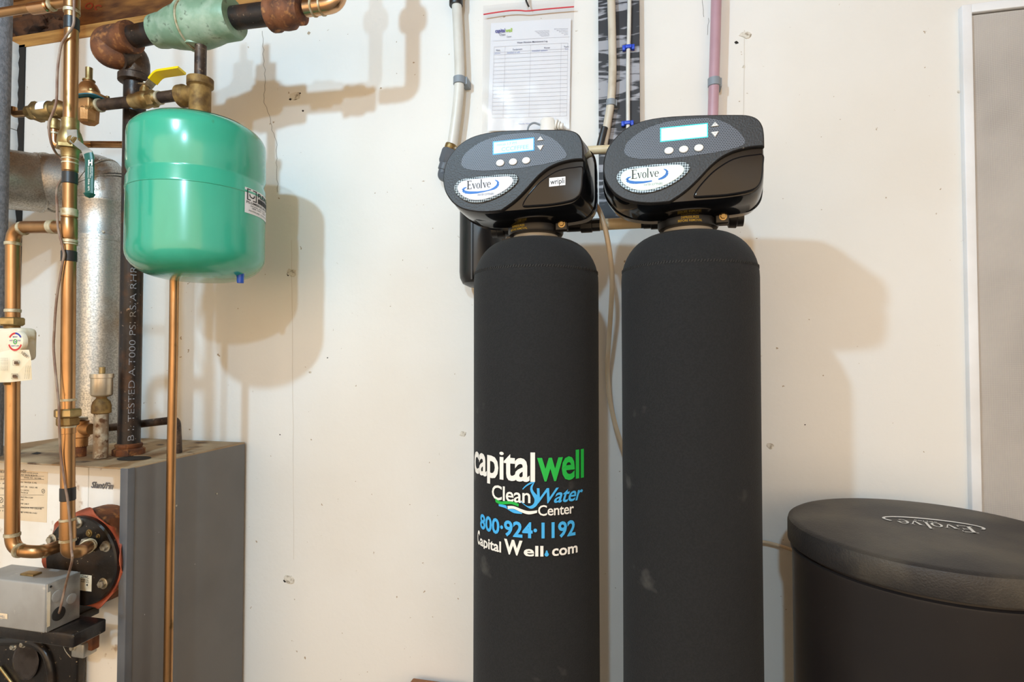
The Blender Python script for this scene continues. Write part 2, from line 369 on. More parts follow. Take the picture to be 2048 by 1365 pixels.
tr = slab('trim_2', (X0, DW+.10, SILLZ+.04), (X1, DW+.14, ZC), RIM)
# blurred red stamp on the rim board
m_ = MB(); a = P(178, 12, DW+.0985)
for q in ring_poly(a.x, a.z, .018, .012, .012, .007): put_poly(m_, q, lambda x, z: Vector((x, DW+.0985, z)))
a = P(196, 15, DW+.0985)
for q in ring_poly(a.x, a.z, .016, .010, .010, .005, 0, 250): put_poly(m_, q, lambda x, z: Vector((x, DW+.0985, z)))
obj('red_stamp', m_, mat('stamp_red', (150, 58, 30), .8), tr)
# vertical broken edge strip beside the corner
for k in range(3):
    m_ = MB(); y0, y1 = [(92, 262), (264, 470), (472, 900)][k]
    q = [P(14, y0), P(38, y0)]; 
    st = []
    N_ = 14
    for i in range(N_+1):
        yy = y0+(y1-y0)*i/N_; st.append((Vector((P(-40, 480).x, DW, P(30, yy).z)), Vector((P(33+random.uniform(-2, 2), 480).x, DW, P(30, yy).z))))
    rings = [[a_+Vector((0, -.03, 0)), b_+Vector((0, -.03, 0)), b_, a_] for a_, b_ in st]
    layers(m_, rings, smooth=False); obj('plaster_edge', m_, WALL, wall)
m_ = MB(); a, b = P(36, 480), P(44, 480); box(m_, (a.x-.01, DW-.004, P(40, 900).z), (b.x, DW+.002, P(40, 92).z)); obj('dark_joint', m_, DARK, wall)
# cracks, seams and chips of the wall
def strip(pts, wd, m, name):
    mb = MB(); vs = []
    for i, (x, y) in enumerate(pts):
        p = P(x, y, DW-.0006); vs += [p+Vector((-wd/2, 0, 0)), p+Vector((wd/2, 0, 0))]
    mb.add(vs, [(2*i, 2*i+1, 2*i+3, 2*i+2) for i in range(len(pts)-1)], False); return obj(name, mb, m, wall)
def jag(a, b, n, amp):
    return [(a[0]+(b[0]-a[0])*i/n+random.uniform(-amp, amp), a[1]+(b[1]-a[1])*i/n) for i in range(n+1)]
strip(jag((524, 62), (528, 130), 9, 2)+jag((531, 140), (527, 205), 8, 2)+jag((533, 215), (553, 290), 10, 2)+jag((553, 300), (556, 385), 10, 2), .0011, CRACK, 'crack')
strip(jag((583, 480), (588, 1120), 20, .6), .0012, mat('seam_tone', (212, 204, 192), .9), 'seam')
strip(jag((1489, 60), (1487, 240), 8, .5), .0014, mat('seam_tone', (0, 0, 0)), 'seam')
strip(jag((1403, 0), (1408, 34), 5, 1.5), .0008, CRACK, 'crack'); strip(jag((1418, 36), (1416, 70), 5, 1.5), .0008, CRACK, 'crack')
strip(jag((1180, 700), (1243, 697), 8, 0), .0008, CRACK, 'crack')
def chip(x, y, r, seed, name='plaster_chip', m=CHIP, dep=.3):
    mb = MB(); c = P(x, y, DW); rr = r*S(x, y, DW); vs = [c+Vector((0, -rr*dep, 0))]; n = 12
    for k in range(n):
        f_ = .6+.7*noise.noise(Vector((k*.9, seed*3.1, 0)))**2+random.uniform(-.1, .25); a_ = 2*PI*k/n
        vs.append(c+Vector((rr*f_*math.cos(a_), -rr*dep*.5, rr*f_*math.sin(a_)*.8)))
    for k in range(n): v = vs[1+k]; vs.append(Vector((c.x+(v.x-c.x)*1.15, DW+.001, c.z+(v.z-c.z)*1.15)))
    fs = [(0, 1+k, 1+(k+1) % n) for k in range(n)]+[(1+k, 1+n+k, 1+n+(k+1) % n, 1+(k+1) % n) for k in range(n)]
    return obj(name, mb.add(vs, fs, True), m, wall)
for i, (x, y, r) in enumerate([(592, 193, 15), (583, 546, 13), (1492, 70, 12), (578, 1160, 14), (1487, 134, 4), (1919, 184, 5), (1540, 893, 9), (925, 868, 8), (620, 745, 4)]): chip(x, y, r, i)
for x, y, r in [(581, 199, 4), (600, 187, 3), (606, 222, 3), (577, 549, 5), (1473, 85, 5), (570, 1163, 5), (560, 870, 2), (655, 716, 2), (1610, 850, 2)]: chip(x, y, r, x, 'dark_pit', DARK, .1)
# window at the right
wx0, wx1 = P(1926, 500).x, P(1926, 500).x+.75; wt = P(1935, 16).z; wb = .62
win = obj('window_1', box(MB(), (wx0+.02, DW-.002, wb+.02), (wx1-.02, DW+.02, wt-.02)), DARK, kind='structure')
fw = P(1946, 500).x-wx0
def fr(name, a, b): obj(name, box(MB(), a, b, .0015), WHITE, win)
fr('frame_stile', (wx0, DW-.016, wb), (wx0+fw, DW+.004, wt)); fr('frame_stile', (wx1-fw, DW-.016, wb), (wx1, DW+.004, wt))
fr('frame_rail', (wx0+fw, DW-.016, wt-fw), (wx1-fw, DW+.004, wt)); fr('frame_rail', (wx0+fw, DW-.016, wb), (wx1-fw, DW+.004, wb+fw))
mb = MB(); nx, nz = 20, 40; vs = []
for j in range(nz+1):
    for i in range(nx+1):
        x = wx0+fw+.003+(wx1-wx0-2*fw-.006)*i/nx; z = wb+fw+.003+(wt-wb-2*fw-.006)*j/nz
        vs.append(Vector((x, DW-.006+.002*noise.noise(Vector((x*6, z*5, 2))), z)))
mb.add(vs, [(j*(nx+1)+i, j*(nx+1)+i+1, (j+1)*(nx+1)+i+1, (j+1)*(nx+1)+i) for j in range(nz) for i in range(nx)]); obj('screen_panel', mb, SCREEN, win)
# old insulation in the joist pocket
mb = MB(); c0 = P(78, 62, DW+.06)
bm = bmesh.new(); bmesh.ops.create_icosphere(bm, subdivisions=4, radius=1)
for v in bm.verts:
    n_ = noise.fractal(v.co*2.2, 1, 2, 5); v.co = c0+Vector((v.co.x*.115, v.co.y*.05, v.co.z*.055))*(1+.35*n_)
bm.verts.index_update(); mb.add([v.co.copy() for v in bm.verts], [tuple(v.index for v in f.verts) for f in bm.faces]); bm.free()
obj('insulation_batt', mb, INSUL, label='dark brown fibrous insulation stuffed above the sill beside the grey foam pipe', cat='insulation')
# lamps that light the room (above and behind the view)
for loc, e, c, r in LAMPS[:2]:
    t = root('ceiling_lamp', (loc[0], loc[1], ZC), 'bare bulb lamp holder on the board ceiling in front of the '+('boiler' if loc[0] < -.5 else 'lettered softener'), 'lamp', 'bare ceiling lamps')
    obj('lamp_holder', lathe(MB(), [(.055, 0), (.055, -.02), (.03, -.06), (.028, -.10), (.0, -.10)], (loc[0], loc[1], ZC)), PLUG, t)

# ================================================================ BOILER
BX = P(490, 880, DW-.012).x                       # right side of the boiler
d_ = ray(256, 937); BYF = BX*d_.y/d_.x             # front of the boiler
BZ = P(256, 937, BYF).z
BL = BX-.62
BFW = BYF+.065                                     # the cream front stands back from the corner trim
bo = root('boiler', ((BX+BL)/2, BYF+.2, 0), 'cream boiler with grey side and dirty top under the expansion tank', 'boiler')
BB = DW-.012
obj('side_panel', box(MB(), (BX-.012, BYF+.012, .06), (BX, BB, BZ-.002), .001), GREY, bo, 'dark grey side panel')
obj('corner_trim', box(MB(), (BX-.02, BYF-.002, .06), (BX+.0015, BYF+.018, BZ-.001), .002), GREYT, bo)
xs_ = P(177, 950, BFW).x
obj('front_panel', box(MB(), (BL, BFW, .06), (xs_-.001, BFW+.015, BZ-.002), .0015), CREAM, bo)
obj('front_panel', box(MB(), (xs_+.001, BFW, .06), (BX-.01, BFW+.015, BZ-.002), .0015), CREAM, bo)
obj('inner_body', box(MB(), (BL+.01, BFW+.012, .05), (BX-.013, BB-.01, BZ-.006)), DARK, bo)
yc = BYF+.13
obj('top_panel', box(MB(), (BL, BYF, BZ-.004), (BX, yc-.001, BZ), .001), BTOP, bo)
obj('top_panel', box(MB(), (BL, yc+.001, BZ-.004), (BX, BB, BZ+.001), .001), BTOP, bo)
obj('plinth', box(MB(), (BL+.02, BYF+.02, 0), (BX-.02, BB-.02, .06)), DARK, bo)
obj('back_flange', box(MB(), (BL, BB-.006, BZ-.01), (P(122, 868, BB).x, BB, BZ+.012)), GREYT, bo)
# knock-out hole and tape patch on the top
mb = MB(); c = PZ(72, 907, BZ+.0012); mb.add([PZ(62, 908, BZ+.0012), PZ(74, 904.5, BZ+.0012), PZ(84, 906, BZ+.0012), PZ(74, 909, BZ+.0012)], [(0, 1, 2, 3)], False); obj('knockout_hole', mb, DARK, bo)
mb = MB(); q = [(x*.9, y) for x, y in [(0, 0)]]
c = PZ(268, 917, BZ+.0012); mb.add([c+Vector((.042*math.cos(a_*PI/10), .030*math.sin(a_*PI/10), 0)) for a_ in range(20)], [tuple(range(20))], False); obj('pipe_hole', mb, DARK, bo)
# rating label and its print
def bf(x, y, dy=.0008): return P(x, y, BFW-dy)
def front_text(parent, lines, m, dy=.0012, bold=0, shear=0):
    mb = MB()
    for s, x0, x1, y0, h in lines:
        a, b = bf(x0, y0, dy), bf(x1, y0, dy); hz = h*S(x0, y0, BFW)
        put_text(mb, s, lambda u, v, a=a, b=b, hz=hz: Vector((a.x+(b.x-a.x)*u, a.y, a.z+v*hz)), bold, shear)
    return obj('print', mb, m, parent, kind='stuff')
mb = MB(); a, b = bf(-60, 936), bf(93, 1046); box(mb, (a.x, a.y, b.z), (b.x, a.y+.0008, a.z)); lab = obj('rating_label', mb, LABELC, bo, 'cream rating label with small black print')
front_text(lab, [('MODEL NUMBER', -52, 12, 943, 5), ('Slant/Fin', 36, 52, 944, 5), ('CAST IRON BOILER', 39, 75, 951.5, 3), ('OIL FIRED WATER BOILER', 39, 76, 946.5, 2),
    ('SERIAL NO. 100 7490', 48, 82, 957, 2.6), ('BOILER MODEL L-30', -40, 12, 956, 2.6), ('MAX  WATER 15 PSI', 38, 73, 966, 3), ('NET I = B = R', -40, 10, 966, 2.8),
    ('LIGHT OIL   GALS. HR', 37, 75, 975, 3), ('STEAM AND WATER', -40, 10, 976, 2.8), ('IBR = GROSS', 38, 58, 982, 2.8), ('OUTPUT BTU HR', 38, 56, 987, 2.8), ('SLANT/FIN CORP', 38, 66, 996, 3),
    ('NEW YORK', 38, 47, 1001, 2.6), ('MAX WATER TEMP 240 F', 10, 58, 1007, 3), ('RELIEF VALVE CAPACITY TO LBS/HR', 5, 84, 1014, 3), ('USE WITH THESE PARTS', -30, 45, 1021, 2.6), ('PART NUMBER MEA 214-86-E', 40, 74, 1026, 2.8)], PK)
mb = MB()
for y in (953.5, 960, 991, 1015.5, 1017):
    a, b = bf(-50, y, .0011), bf(88, y, .0011); mb.add([a, b, b+Vector((0, 0, .0007)), a+Vector((0, 0, .0007))], [(0, 1, 2, 3)], False)
for cx, cy, r in ((86.5, 983, 4.6), (2, 1001, 6)):
    c = bf(cx, cy, .0011); r *= S(cx, cy, BYF)
    for q in ring_poly(c.x, c.z, r, r, r*.8, r*.8)+[[(c.x-r*.5, c.z-r*.4), (c.x-r*.3, c.z-r*.5), (c.x+r*.5, c.z+r*.4), (c.x+r*.3, c.z+r*.5)]]: put_poly(mb, q, lambda x, z: Vector((x, c.y, z)))
obj('rule_lines', mb, PK, lab)
# the maker's badge in slanted letters
mb = MB(); a, b = bf(182, 976, .002), bf(226, 976, .002); h_ = 13*S(204, 976, BYF)
put_text(mb, 'Slant/Fin', lambda u, v: Vector((a.x+(b.x-a.x)*u, a.y, a.z+v*h_)), .022, .35); bd = obj('maker_badge', mb, PK, bo)
mb = MB(); put_text(mb, 'Slant/Fin', lambda u, v: Vector((a.x+(b.x-a.x)*u, a.y-.0004, a.z+v*h_)), -.008, .35); obj('badge_inlay', mb, PGR, bd)
def bolt(parent, c, d, r, h, m=STEEL, washer=True, name='bolt'):
    mb = MB(); c = Vector(c); d = Vector(d).normalized()
    if washer: lathe(mb, [(r*1.45, 0), (r*1.45, h*.25), (r*1.2, h*.3)], c, d, 18)
    hexa(mb, c+d*h*.2, d, r, h*.8); return obj(name, mb, m, parent)
for x, y in ((251, 971), (251, 1189), (253, 1186)): bolt(bo, P(x, y, BFW), (0, -1, 0), .003, .003, washer=False, name='screw')
bolt(bo, PX(433, 988, BX), (1, 0, 0), .0025, .002, washer=False, name='screw'); bolt(bo, PX(352, 1012, BX), (1, 0, 0), .0025, .002, washer=False, name='screw')
# coil plate
CY = BYF-.008
cc = P(166, 1121, CY); CR = 88*S(166, 1121, CY)
ND = Vector((0, -1, 0))
obj('coil_ring', lathe(MB(), [(CR*1.02, 0), (CR*1.08, .002), (CR*1.08, .060), (CR*1.05, .066), (CR*.9, .067)], Vector((cc.x, BFW+.001, cc.z)), ND, 48), RUST, bo, 'rusty cast ring')
mb = MB(); rings = []; n = 64
for rr, dy in ((.6, 0), (1.03, 0), (1.11, 1)):
    rings.append([Vector((cc.x+CR*(rr+.04*dy*math.sin(5*a_+.8)-.05*dy*math.cos(a_))*math.cos(a_), CY+.006-dy*.012*math.sin(6*a_+1), cc.z+CR*(rr+.05*dy*math.sin(5*a_+.8))*math.sin(a_))) for a_ in [2*PI*k/n for k in range(n)]])
layers(mb, rings, cap1=False); gk = obj('gasket', mb, GASKET, bo, 'wavy red gasket sheet'); gk.modifiers.new('thick', 'SOLIDIFY').thickness = .002
cp = obj('coil_plate', lathe(MB(), [(CR, -.005), (CR, .004), (CR*.97, .0075), (0, .0075)], Vector((cc.x, CY, cc.z)), ND, 56), CAST, bo, 'round black bolted plate')
for x, y in ((157, 1046), (106, 1079), (213, 1093), (208, 1167)):
    bolt(cp, P(x, y, CY-.0075), ND, .0085, .011)
bolt(cp, P(179, 1067, CY-.0075), ND, .006, .005, BRASS); bolt(cp, P(197, 1073, CY-.0075), ND, .0035, .004, BRASS)
hexa_m = MB(); hexa(hexa_m, P(181, 1090, CY-.0075), ND, .0185, .016); obj('port_nut', hexa_m, STEEL, cp)
mb = MB(); a, b = P(157, 1149, CY-.0082), P(183, 1184, CY-.0082); box(mb, (a.x, a.y-.0004, b.z), (b.x, a.y, a.z)); st = obj('sticker', mb, PAPERC, cp)
mb = MB()
for s, x0, x1, y, h in (("L'S INC.", 162, 178, 1156, 5), ('BOILER COIL', 162, 177, 1161, 2.5), ('PART NO.', 162, 178, 1165, 2.4), ('4', 172, 176, 1173, 5)):
    a, b = P(x0, y, CY-.009), P(x1, y, CY-.009); hz = h*S(x0, y, CY); put_text(mb, s, lambda u, v: Vector((a.x+(b.x-a.x)*u, a.y, a.z+v*hz)), .02)
obj('print', mb, PK, st)
# black cast front of the burner, below
DY0, DY1 = BFW-.055, BFW
a = P(163, 1262, DY0+.03); zt = P(100, 1268, DY0).z
cd = obj('cast_front', box(MB(), (BL+.05, DY0+.02, .3), (P(150, 1300, DY0+.02).x, DY1-.002, zt-.006), .012), CAST, bo, 'black cast iron front')
rim = MB(); q = [P(-60, 1285, DY0+.017), P(60, 1283, DY0+.017), P(92, 1300, DY0+.017), P(104, 1340, DY0+.017), P(106, 1480, DY0+.017)]
tube(rim, fillet(q, .04), .010); obj('cast_rim', rim, CAST, cd)
rim = MB(); tube(rim, [P(0, 1335, DY0+.016), P(28, 1372, DY0+.016)], .0035); obj('cast_rib', rim, BRASS, cd)
mb = MB(); rings = []
for k, dy in ((1, 0), (1, .004), (.9, .006)):
    rings.append([P(51+27*k*math.cos(t_)*(1-.25*max(0, math.sin(t_))), 1320-42*k*math.sin(t_), DY0+.018-dy) for t_ in [2*PI*i/28 for i in range(28)]])
layers(mb, rings); pp = obj('peep_cover', mb, mat('worn_steel', (96, 88, 84), .3, .8, (60, 52, 48), 26, 4, rvar=.2), cd, 'worn steel oval cover')
for x, y in ((28, 1294), (47, 1289)): bolt(cd, P(x, y, DY0+.013), ND, .006, .007)
lk = obj('latch_lug', box(MB(), (P(160, 1285, DY0).x, DY0, P(170, 1302, DY0).z), (P(184, 1285, DY0).x, DY0+.02, P(170, 1271, DY0).z), .003), RUST, bo)
obj('latch_plate', box(MB(), (P(143, 1300, DY0-.01).x, DY0-.012, P(150, 1316, DY0-.01).z), (P(168, 1300, DY0-.01).x, DY0+.024, P(150, 1287, DY0-.01).z), .004), BOXZ, bo)
bolt(bo, P(147, 1296, DY0-.012), ND, .005, .007)
mb = MB(); tube(mb, spline([P(124, 1278, DY0+.03), P(130, 1300, DY0+.015), P(142, 1316, DY0+.012)]), .0012, 6); obj('latch_wire', mb, STEEL, bo)

# grey relay box
RYb = CY-.025; r0 = ray(162, 1139); RX = P(162, 1139, RYb).x; d_ = ray(92, 1170); RYf = RX*d_.y/d_.x
rz1 = P(92, 1170, RYf).z; rz0 = P(92, 1269, RYf).z
rb = root('relay_box', (RX-.09, (RYf+RYb)/2, rz0), 'grey metal relay box with round knockouts in front of the black round plate', 'relay box')
bx_ = obj('case', box(MB(), (RX-.20, RYf, rz0), (RX-.003, RYb, rz1), .004), BOXG, rb)
obj('side_plate', box(MB(), (RX-.003, RYf+.003, rz0+.001), (RX, RYb-.001, rz1-.001), .001), BOXZ, rb)
for (x, y, r, m, nm) in ((115, 1193, .0125, BOXG, 'knockout'), (143, 1198, .011, BOXG, 'knockout'), (117, 1228, .0145, DARK, 'wire_hole')):
    obj(nm, lathe(MB(), [(r, 0), (r, .0012), (r*.86, .0018), (0, .0012)], PX(x, y, RX), (1, 0, 0), 24), m, rb)
mb = MB(); a = PX(95, 1186, RX+.0008); b = PX(100, 1253, RX+.0008); mb.add([a, Vector((a.x, b.y, a.z)), b, Vector((a.x, a.y, b.z))], [(0, 1, 2, 3)], False); obj('edge_label', mb, PAPERC, rb)
bolt(rb, PX(101, 1174, RX), (1, 0, 0), .0025, .002, DARK, False, 'screw')
mb = MB(); a, b = P(-20, 1224, RYf-.0006), P(15, 1239, RYf-.0006); box(mb, (a.x, a.y-.0004, b.z), (b.x, a.y, a.z)); nl = obj('name_label', mb, LABELC, rb)
mb = MB(); a, b = P(-14, 1234, RYf-.0014), P(10, 1234, RYf-.0014); put_text(mb, 'HONEYWELL', lambda u, v: Vector((a.x+(b.x-a.x)*u, a.y, a.z+v*.005)), .01); obj('print', mb, PGR, nl)
mb = MB(); box(mb, (P(40, 1130, RYb-.05).x, RYb-.05, rz1-.001), (P(66, 1130, RYb-.05).x, RYb-.03, rz1+.004), .001); obj('top_clip', mb, BRASS, rb)

obj('cast_shelf', box(MB(), (RX-.16, RYf+.012, rz0-.030), (P(163, 1262, RYf+.03).x, RYb+.012, rz0-.0005), .004), CAST, bo)
obj('shelf_bracket', box(MB(), (RX-.15, RYb, rz0-.028), (RX-.035, BFW-.02, rz0-.008), .003), CAST, bo)
# ================================================================ FLUE
FY = BYF+.20
fc_ = cyl_centre(145, 257, 620, .078); FYc = DW-.09; fx = P(200, 640, FYc).x; fr_ = 56*S(200, 640, FYc)
fl = root('flue_pipe', (fx, FYc, BZ), 'galvanised flue pipe with elbow rising from the boiler top behind the copper pipes', 'flue pipe')
ze = P(200, 345, FYc).z
mb = MB(); lathe(mb, [(fr_, BZ), (fr_, P(200, 478, FYc).z)], (fx, FYc, 0), seg=48); obj('lower_section', mb, GALV, fl)
z1 = P(200, 480, FYc).z; z2 = P(200, 412, FYc).z
mb = MB(); lathe(mb, [(fr_*1.015, z1-.012), (fr_*1.02, z1), (fr_*1.02, z1+.004), (fr_, z1+.008), (fr_, z2-.004), (fr_*1.03, z2), (fr_*1.03, z2+.006), (fr_, z2+.008)], (fx, FYc, 0), seg=48); obj('upper_section', mb, GALV, fl)
mid = P(135, 366, FYc-.02); lft = P(24, 360, FYc-.13)
pth = fillet([Vector((fx, FYc, z2)), Vector((fx, FYc, mid.z)), P(100, 366, FYc-.05)], .11, 10)
def ringed(name, pts, r, m=GALV):
    mb = MB(); tube(mb, pts, r, 40, False); return obj(name, mb, m, fl)
for k in range(3): ringed('elbow_gore', pth[1+k*3:5+k*3] if k else pth[0:5], fr_*(1.01-.004*k))
e1 = pth[-1]; e0 = P(77, 366, FYc-.07); e2a = lft+(lft-e1).normalized()*.12; e2b = e2a+((lft-e1).normalized()+Vector((-1, 0, 0)))*.06
ringed('duct_section', [pth[9], e1, e0], fr_*.985); ringed('duct_section', [e0, lft, e2a, e2b, Vector((X0+.001, e2b.y, e2b.z))], fr_*1.0)
for t_ in (pth[4], pth[7], e1, e0):
    i = min(range(len(pth)), key=lambda k: (pth[k]-t_).length); d_ = ((pth[min(i+1, len(pth)-1)]-pth[max(i-1, 0)])).normalized() if t_ in pth else (lft-e1).normalized()
    obj('seam_ring', lathe(MB(), [(fr_*1.0, -.004), (fr_*1.035, -.002), (fr_*1.035, .002), (fr_*1.0, .004)], t_, d_, 40), GALV, fl)
for x, y in ((206, 464), (147, 387), (255, 470)): bolt(fl, PC(x, y, (fx, FYc), fr_), (PC(x, y, (fx, FYc), fr_)-Vector((fx, FYc, PC(x, y, (fx, FYc), fr_).z))), .004, .004, STEEL, False, 'screw')
dd = (lft-e1).normalized(); ca = P(30, 352, FYc-.16); 
obj('collar_ring', lathe(MB(), [(fr_*.78, -.01), (fr_*.92, -.006), (fr_*.92, .004), (fr_*.78, .004)], lft+Vector((.015, -.07, 0)), Vector((1, -.75, 0)), 40), COPPER_B, fl)

# ================================================================ BLACK IRON RISER AND FLOW VALVE
PYm = BYF+.085
def pr(px, x, y, Y): return px*S(x, y, Y)
PYv = PYm+.06
ir = root('black_iron_pipe', P(268, 915, PYv), 'black iron pipe rising from the boiler to the green flow valve', 'pipe')
r_ = pr(19.8, 270, 500, PYv)
top = P(270, 158, PYv)
mb = MB(); base = PZ(268, 916, BZ); base = Vector((top.x, PYv, BZ)); tube(mb, [base, top], r_, 24); vp = obj('vertical_pipe', mb, IRON, ir)
mb = MB(); hexa(mb, base+Vector((0, 0, -.002)), (0, 0, 1), r_*1.42, .020, 8); lathe(mb, [(r_*1.1, .018), (r_*1.2, .022), (r_*1.2, .028), (r_*1.05, .03)], base, seg=24); obj('reducer_nut', mb, RUST, ir)
# printed marking up the pipe
mb = MB(); zb_, zt_ = P(268, 905, PYv).z, P(268, 535, PYv).z; hh = r_*.52; a0_ = math.atan2(-CAM.y+0-PYv, -top.x)  # towards the camera
put_text(mb, 'A B I. TESTED A.T000 PSI RS/A RHR', lambda u, v: Vector((top.x+(r_+.0005)*math.cos(a0_+.15-(v-.5)*hh/r_), PYv+(r_+.0005)*math.sin(a0_+.15-(v-.5)*hh/r_), zb_+(zt_-zb_)*u)), -.012)
obj('marking', mb, PGR, vp)
# elbow pair
e_b = P(268, 118, PYm); e_c = P(222, 100, PYm-.03); e_l = P(222, 88, PYm-.0)
mb = MB(); q = fillet([top-Vector((0, 0, .004)), P(271, 108, PYv), P(232, 112, PYm+.01)], .045, 10); tube(mb, q, [r_*1.3]*3+[r_*1.28]*(len(q)-3), 24)
lathe(mb, [(r_*1.3, -.008), (r_*1.5, -.006), (r_*1.5, .010), (r_*1.3, .014)], top-Vector((0, 0, .004)), (0, 0, 1), 24); obj('iron_elbow', mb, IRONB, ir)
ax0, ax1 = P(262, 74, PYm), P(322, 62, PYm); hd = (ax1-ax0).normalized()
mb = MB(); q = fillet([P(252, 112, PYm+.035), P(214, 108, PYm), P(213, 82, PYm), ax0], .05, 10); tube(mb, q, r_*1.34, 24)
lathe(mb, [(r_*1.3, -.012), (r_*1.48, -.010), (r_*1.48, .004), (r_*1.2, .008)], ax0, hd, 24); obj('rusty_elbow', mb, RUST, ir, 'orange rusted elbow')
mb = MB(); tube(mb, [ax0, ax1], r_*1.02, 24); obj('horizontal_pipe', mb, IRON, ir)
# flow valve
fv0, fv1 = P(312, 64, PYm), P(470, 36, PYm); vd = (fv1-fv0).normalized(); L_ = (fv1-fv0).length
fvr = root('flow_control_valve', P(392, 90, PYm), 'bulbous green painted flow control valve above the expansion tank', 'valve')
R1 = r_*1.45
prof = [(R1*.8, 0), (R1*1.02, .002), (R1*1.08, L_*.08), (R1*1.08, L_*.14), (R1*1.14, L_*.17), (R1*1.26, L_*.24), (R1*1.4, L_*.36), (R1*1.46, L_*.46), (R1*1.52, L_*.56), (R1*1.42, L_*.7), (R1*1.3, L_*.8), (R1*1.3, L_*.97), (R1*1.2, L_), (R1*.9, L_)]
vb = obj('valve_body', lathe(MB(), prof, fv0, vd, 40), GREENV, fvr)
obj('body_flange', lathe(MB(), [(R1*1.35, -.006), (R1*1.58, -.004), (R1*1.58, .004), (R1*1.35, .006)], fv0+vd*L_*.45, vd, 40), GREENV, fvr)
obj('flange_sealant', lathe(MB(), [(R1*1.46, -.003), (R1*1.545, -.002), (R1*1.545, .002), (R1*1.46, .003)], fv0+vd*(L_*.45+.0065), vd, 40), SOLDER, fvr)
vc = fv0+vd*L_*.5
bn = MB(); lathe(bn, [(R1*1.1, 0), (R1*1.05, .06), (R1*.8, .062), (R1*.78, .11), (R1*.3, .112), (R1*.28, .16)], vc, seg=24); obj('bonnet', bn, GREENV, fvr)
ob = P(391, 88, PYm); bt = MB(); lathe(bt, [(r_*.95, 0), (r_*1.0, .012), (r_*.8, .05)], Vector((vc.x, PYm, P(391, 94, PYm).z)), seg=24); obj('bottom_outlet', bt, GREENV, fvr)
sx = vc.x
# right hand pipe, reducer and copper elbow
hx = root('upper_pipe_run', P(560, 30, PYm), 'black pipe with rusted reducer and copper elbow right of the green valve', 'pipe')
a, b = P(455, 38, PYm), P(560, 25, PYm); mb = MB(); tube(mb, [a, b], r_*1.02, 24); obj('black_nipple', mb, IRON, hx)
d2 = (b-a).normalized(); u_ = pr(1, 560, 25, PYm)
obj('rust_ring', lathe(MB(), [(r_*1.02, 0), (r_*1.18, .003), (r_*1.14, .014), (r_*1.0, .016)], a, d2, 24), RUST, hx)
rc = P(540, 30, PYm); obj('rusty_reducer', lathe(MB(), [(r_*1.0, 0), (r_*1.5, .004), (r_*1.52, .016), (r_*1.36, .022), (r_*1.46, .04), (r_*1.42, .055), (r_*1.15, .064), (r_*1.1, .070), (r_*1.15, .073), (r_*1.15, .084), (r_*.8, .088)], rc, d2, 28), RUST, hx, 'orange rusted bell reducer')
c0 = P(612, 17, PYm); c1 = P(678, 8, PYm); rr = r_*.72
up = Vector((c1.x, c1.y, ZC-.001))
mb = MB(); tube(mb, fillet([c0, c1, up], .03, 8), rr, 20); obj('riser_pipe', mb, COPPER_B, hx)
for x in (628, 645): obj('solder_ring', lathe(MB(), [(rr, -.003), (rr*1.12, -.002), (rr*1.12, .002), (rr, .003)], c0+(c1-c0)*((x-612)/66), d2, 20), SOLDER, hx)
obj('union_coupling', lathe(MB(), [(rr, 0), (rr*1.6, .006), (rr*1.9, .02), (rr*1.9, .045), (rr*1.5, .06), (rr, .064)], Vector((c1.x, c1.y, c1.z+.14)), seg=8), BRASS, hx)

# ================================================================ EXPANSION TANK
TYm = PYm
tc0 = P(396, 380, TYm); tcx, tcy = cyl_centre(248.5, 531.5, 380, 1)
k_ = TYm/tcy; TR = k_; tcx *= k_; tcy = TYm
sx = tcx
def tz(y): return PC(249.5, y, (tcx, tcy), TR*.999).z if False else CAM.z+ray(249.5, y).z*(math.hypot(tcx, tcy)*math.cos(math.asin(TR/math.hypot(tcx, tcy)))/math.hypot(ray(249.5, y).x, ray(249.5, y).y))
zb1, zt1 = tz(498), tz(262); g1, g2 = tz(343), tz(374)
et = root('expansion_tank', (tcx, tcy, P(396, 549, TYm).z), 'glossy green steel expansion tank hanging under the brass tee', 'expansion tank')
prof = []
zbot = zb1-.062; ztop = zt1+.052
for i in range(10): t_ = i/9*PI/2; prof.append((TR*math.sin(t_)**.62, zb1-(zb1-zbot)*math.cos(t_)))
prof += [(TR, zb1+.01), (TR, g2-.003), (TR*1.008, g2-.002), (TR*1.008, g2+.002), (TR*1.002, g2+.004), (TR, g1-.012), (TR*.972, g1-.003), (TR*.972, g1+.003), (TR, g1+.014), (TR, zt1)]
for i in range(1, 10): t_ = i/9*PI/2; prof.append((TR*max(math.cos(t_), 0)**.62, zt1+(ztop-zt1)*math.sin(t_)))
shell = obj('tank_shell', lathe(MB(), prof, (tcx, tcy, 0), seg=96), TEAL, et)
dp = []
for i in range(5, 10): t_ = i/9*PI/2; dp.append((TR*max(math.cos(t_), 0)**.62*1.0+.0002, zt1+(ztop-zt1)*math.sin(t_)+.0012))
obj('dust_layer', lathe(MB(), dp, (tcx, tcy, 0), seg=64), DUST, shell, 'grey dust on the top dome')
obj('neck', lathe(MB(), [(.016, ztop-.004), (.016, ztop+.012)], (tcx, tcy, 0), seg=20), BRASS, et)
c = PC(481, 528, (tcx, tcy), TR*.72); c.z = zb1-.046
obj('air_valve_cap', lathe(MB(), [(.013, .012), (.012, .006), (.0085, .004), (.0075, -.018), (0, -.0185)], Vector((c.x, c.y, c.z-.004)), seg=14), BLUEP, et, 'blue plastic air valve cap')
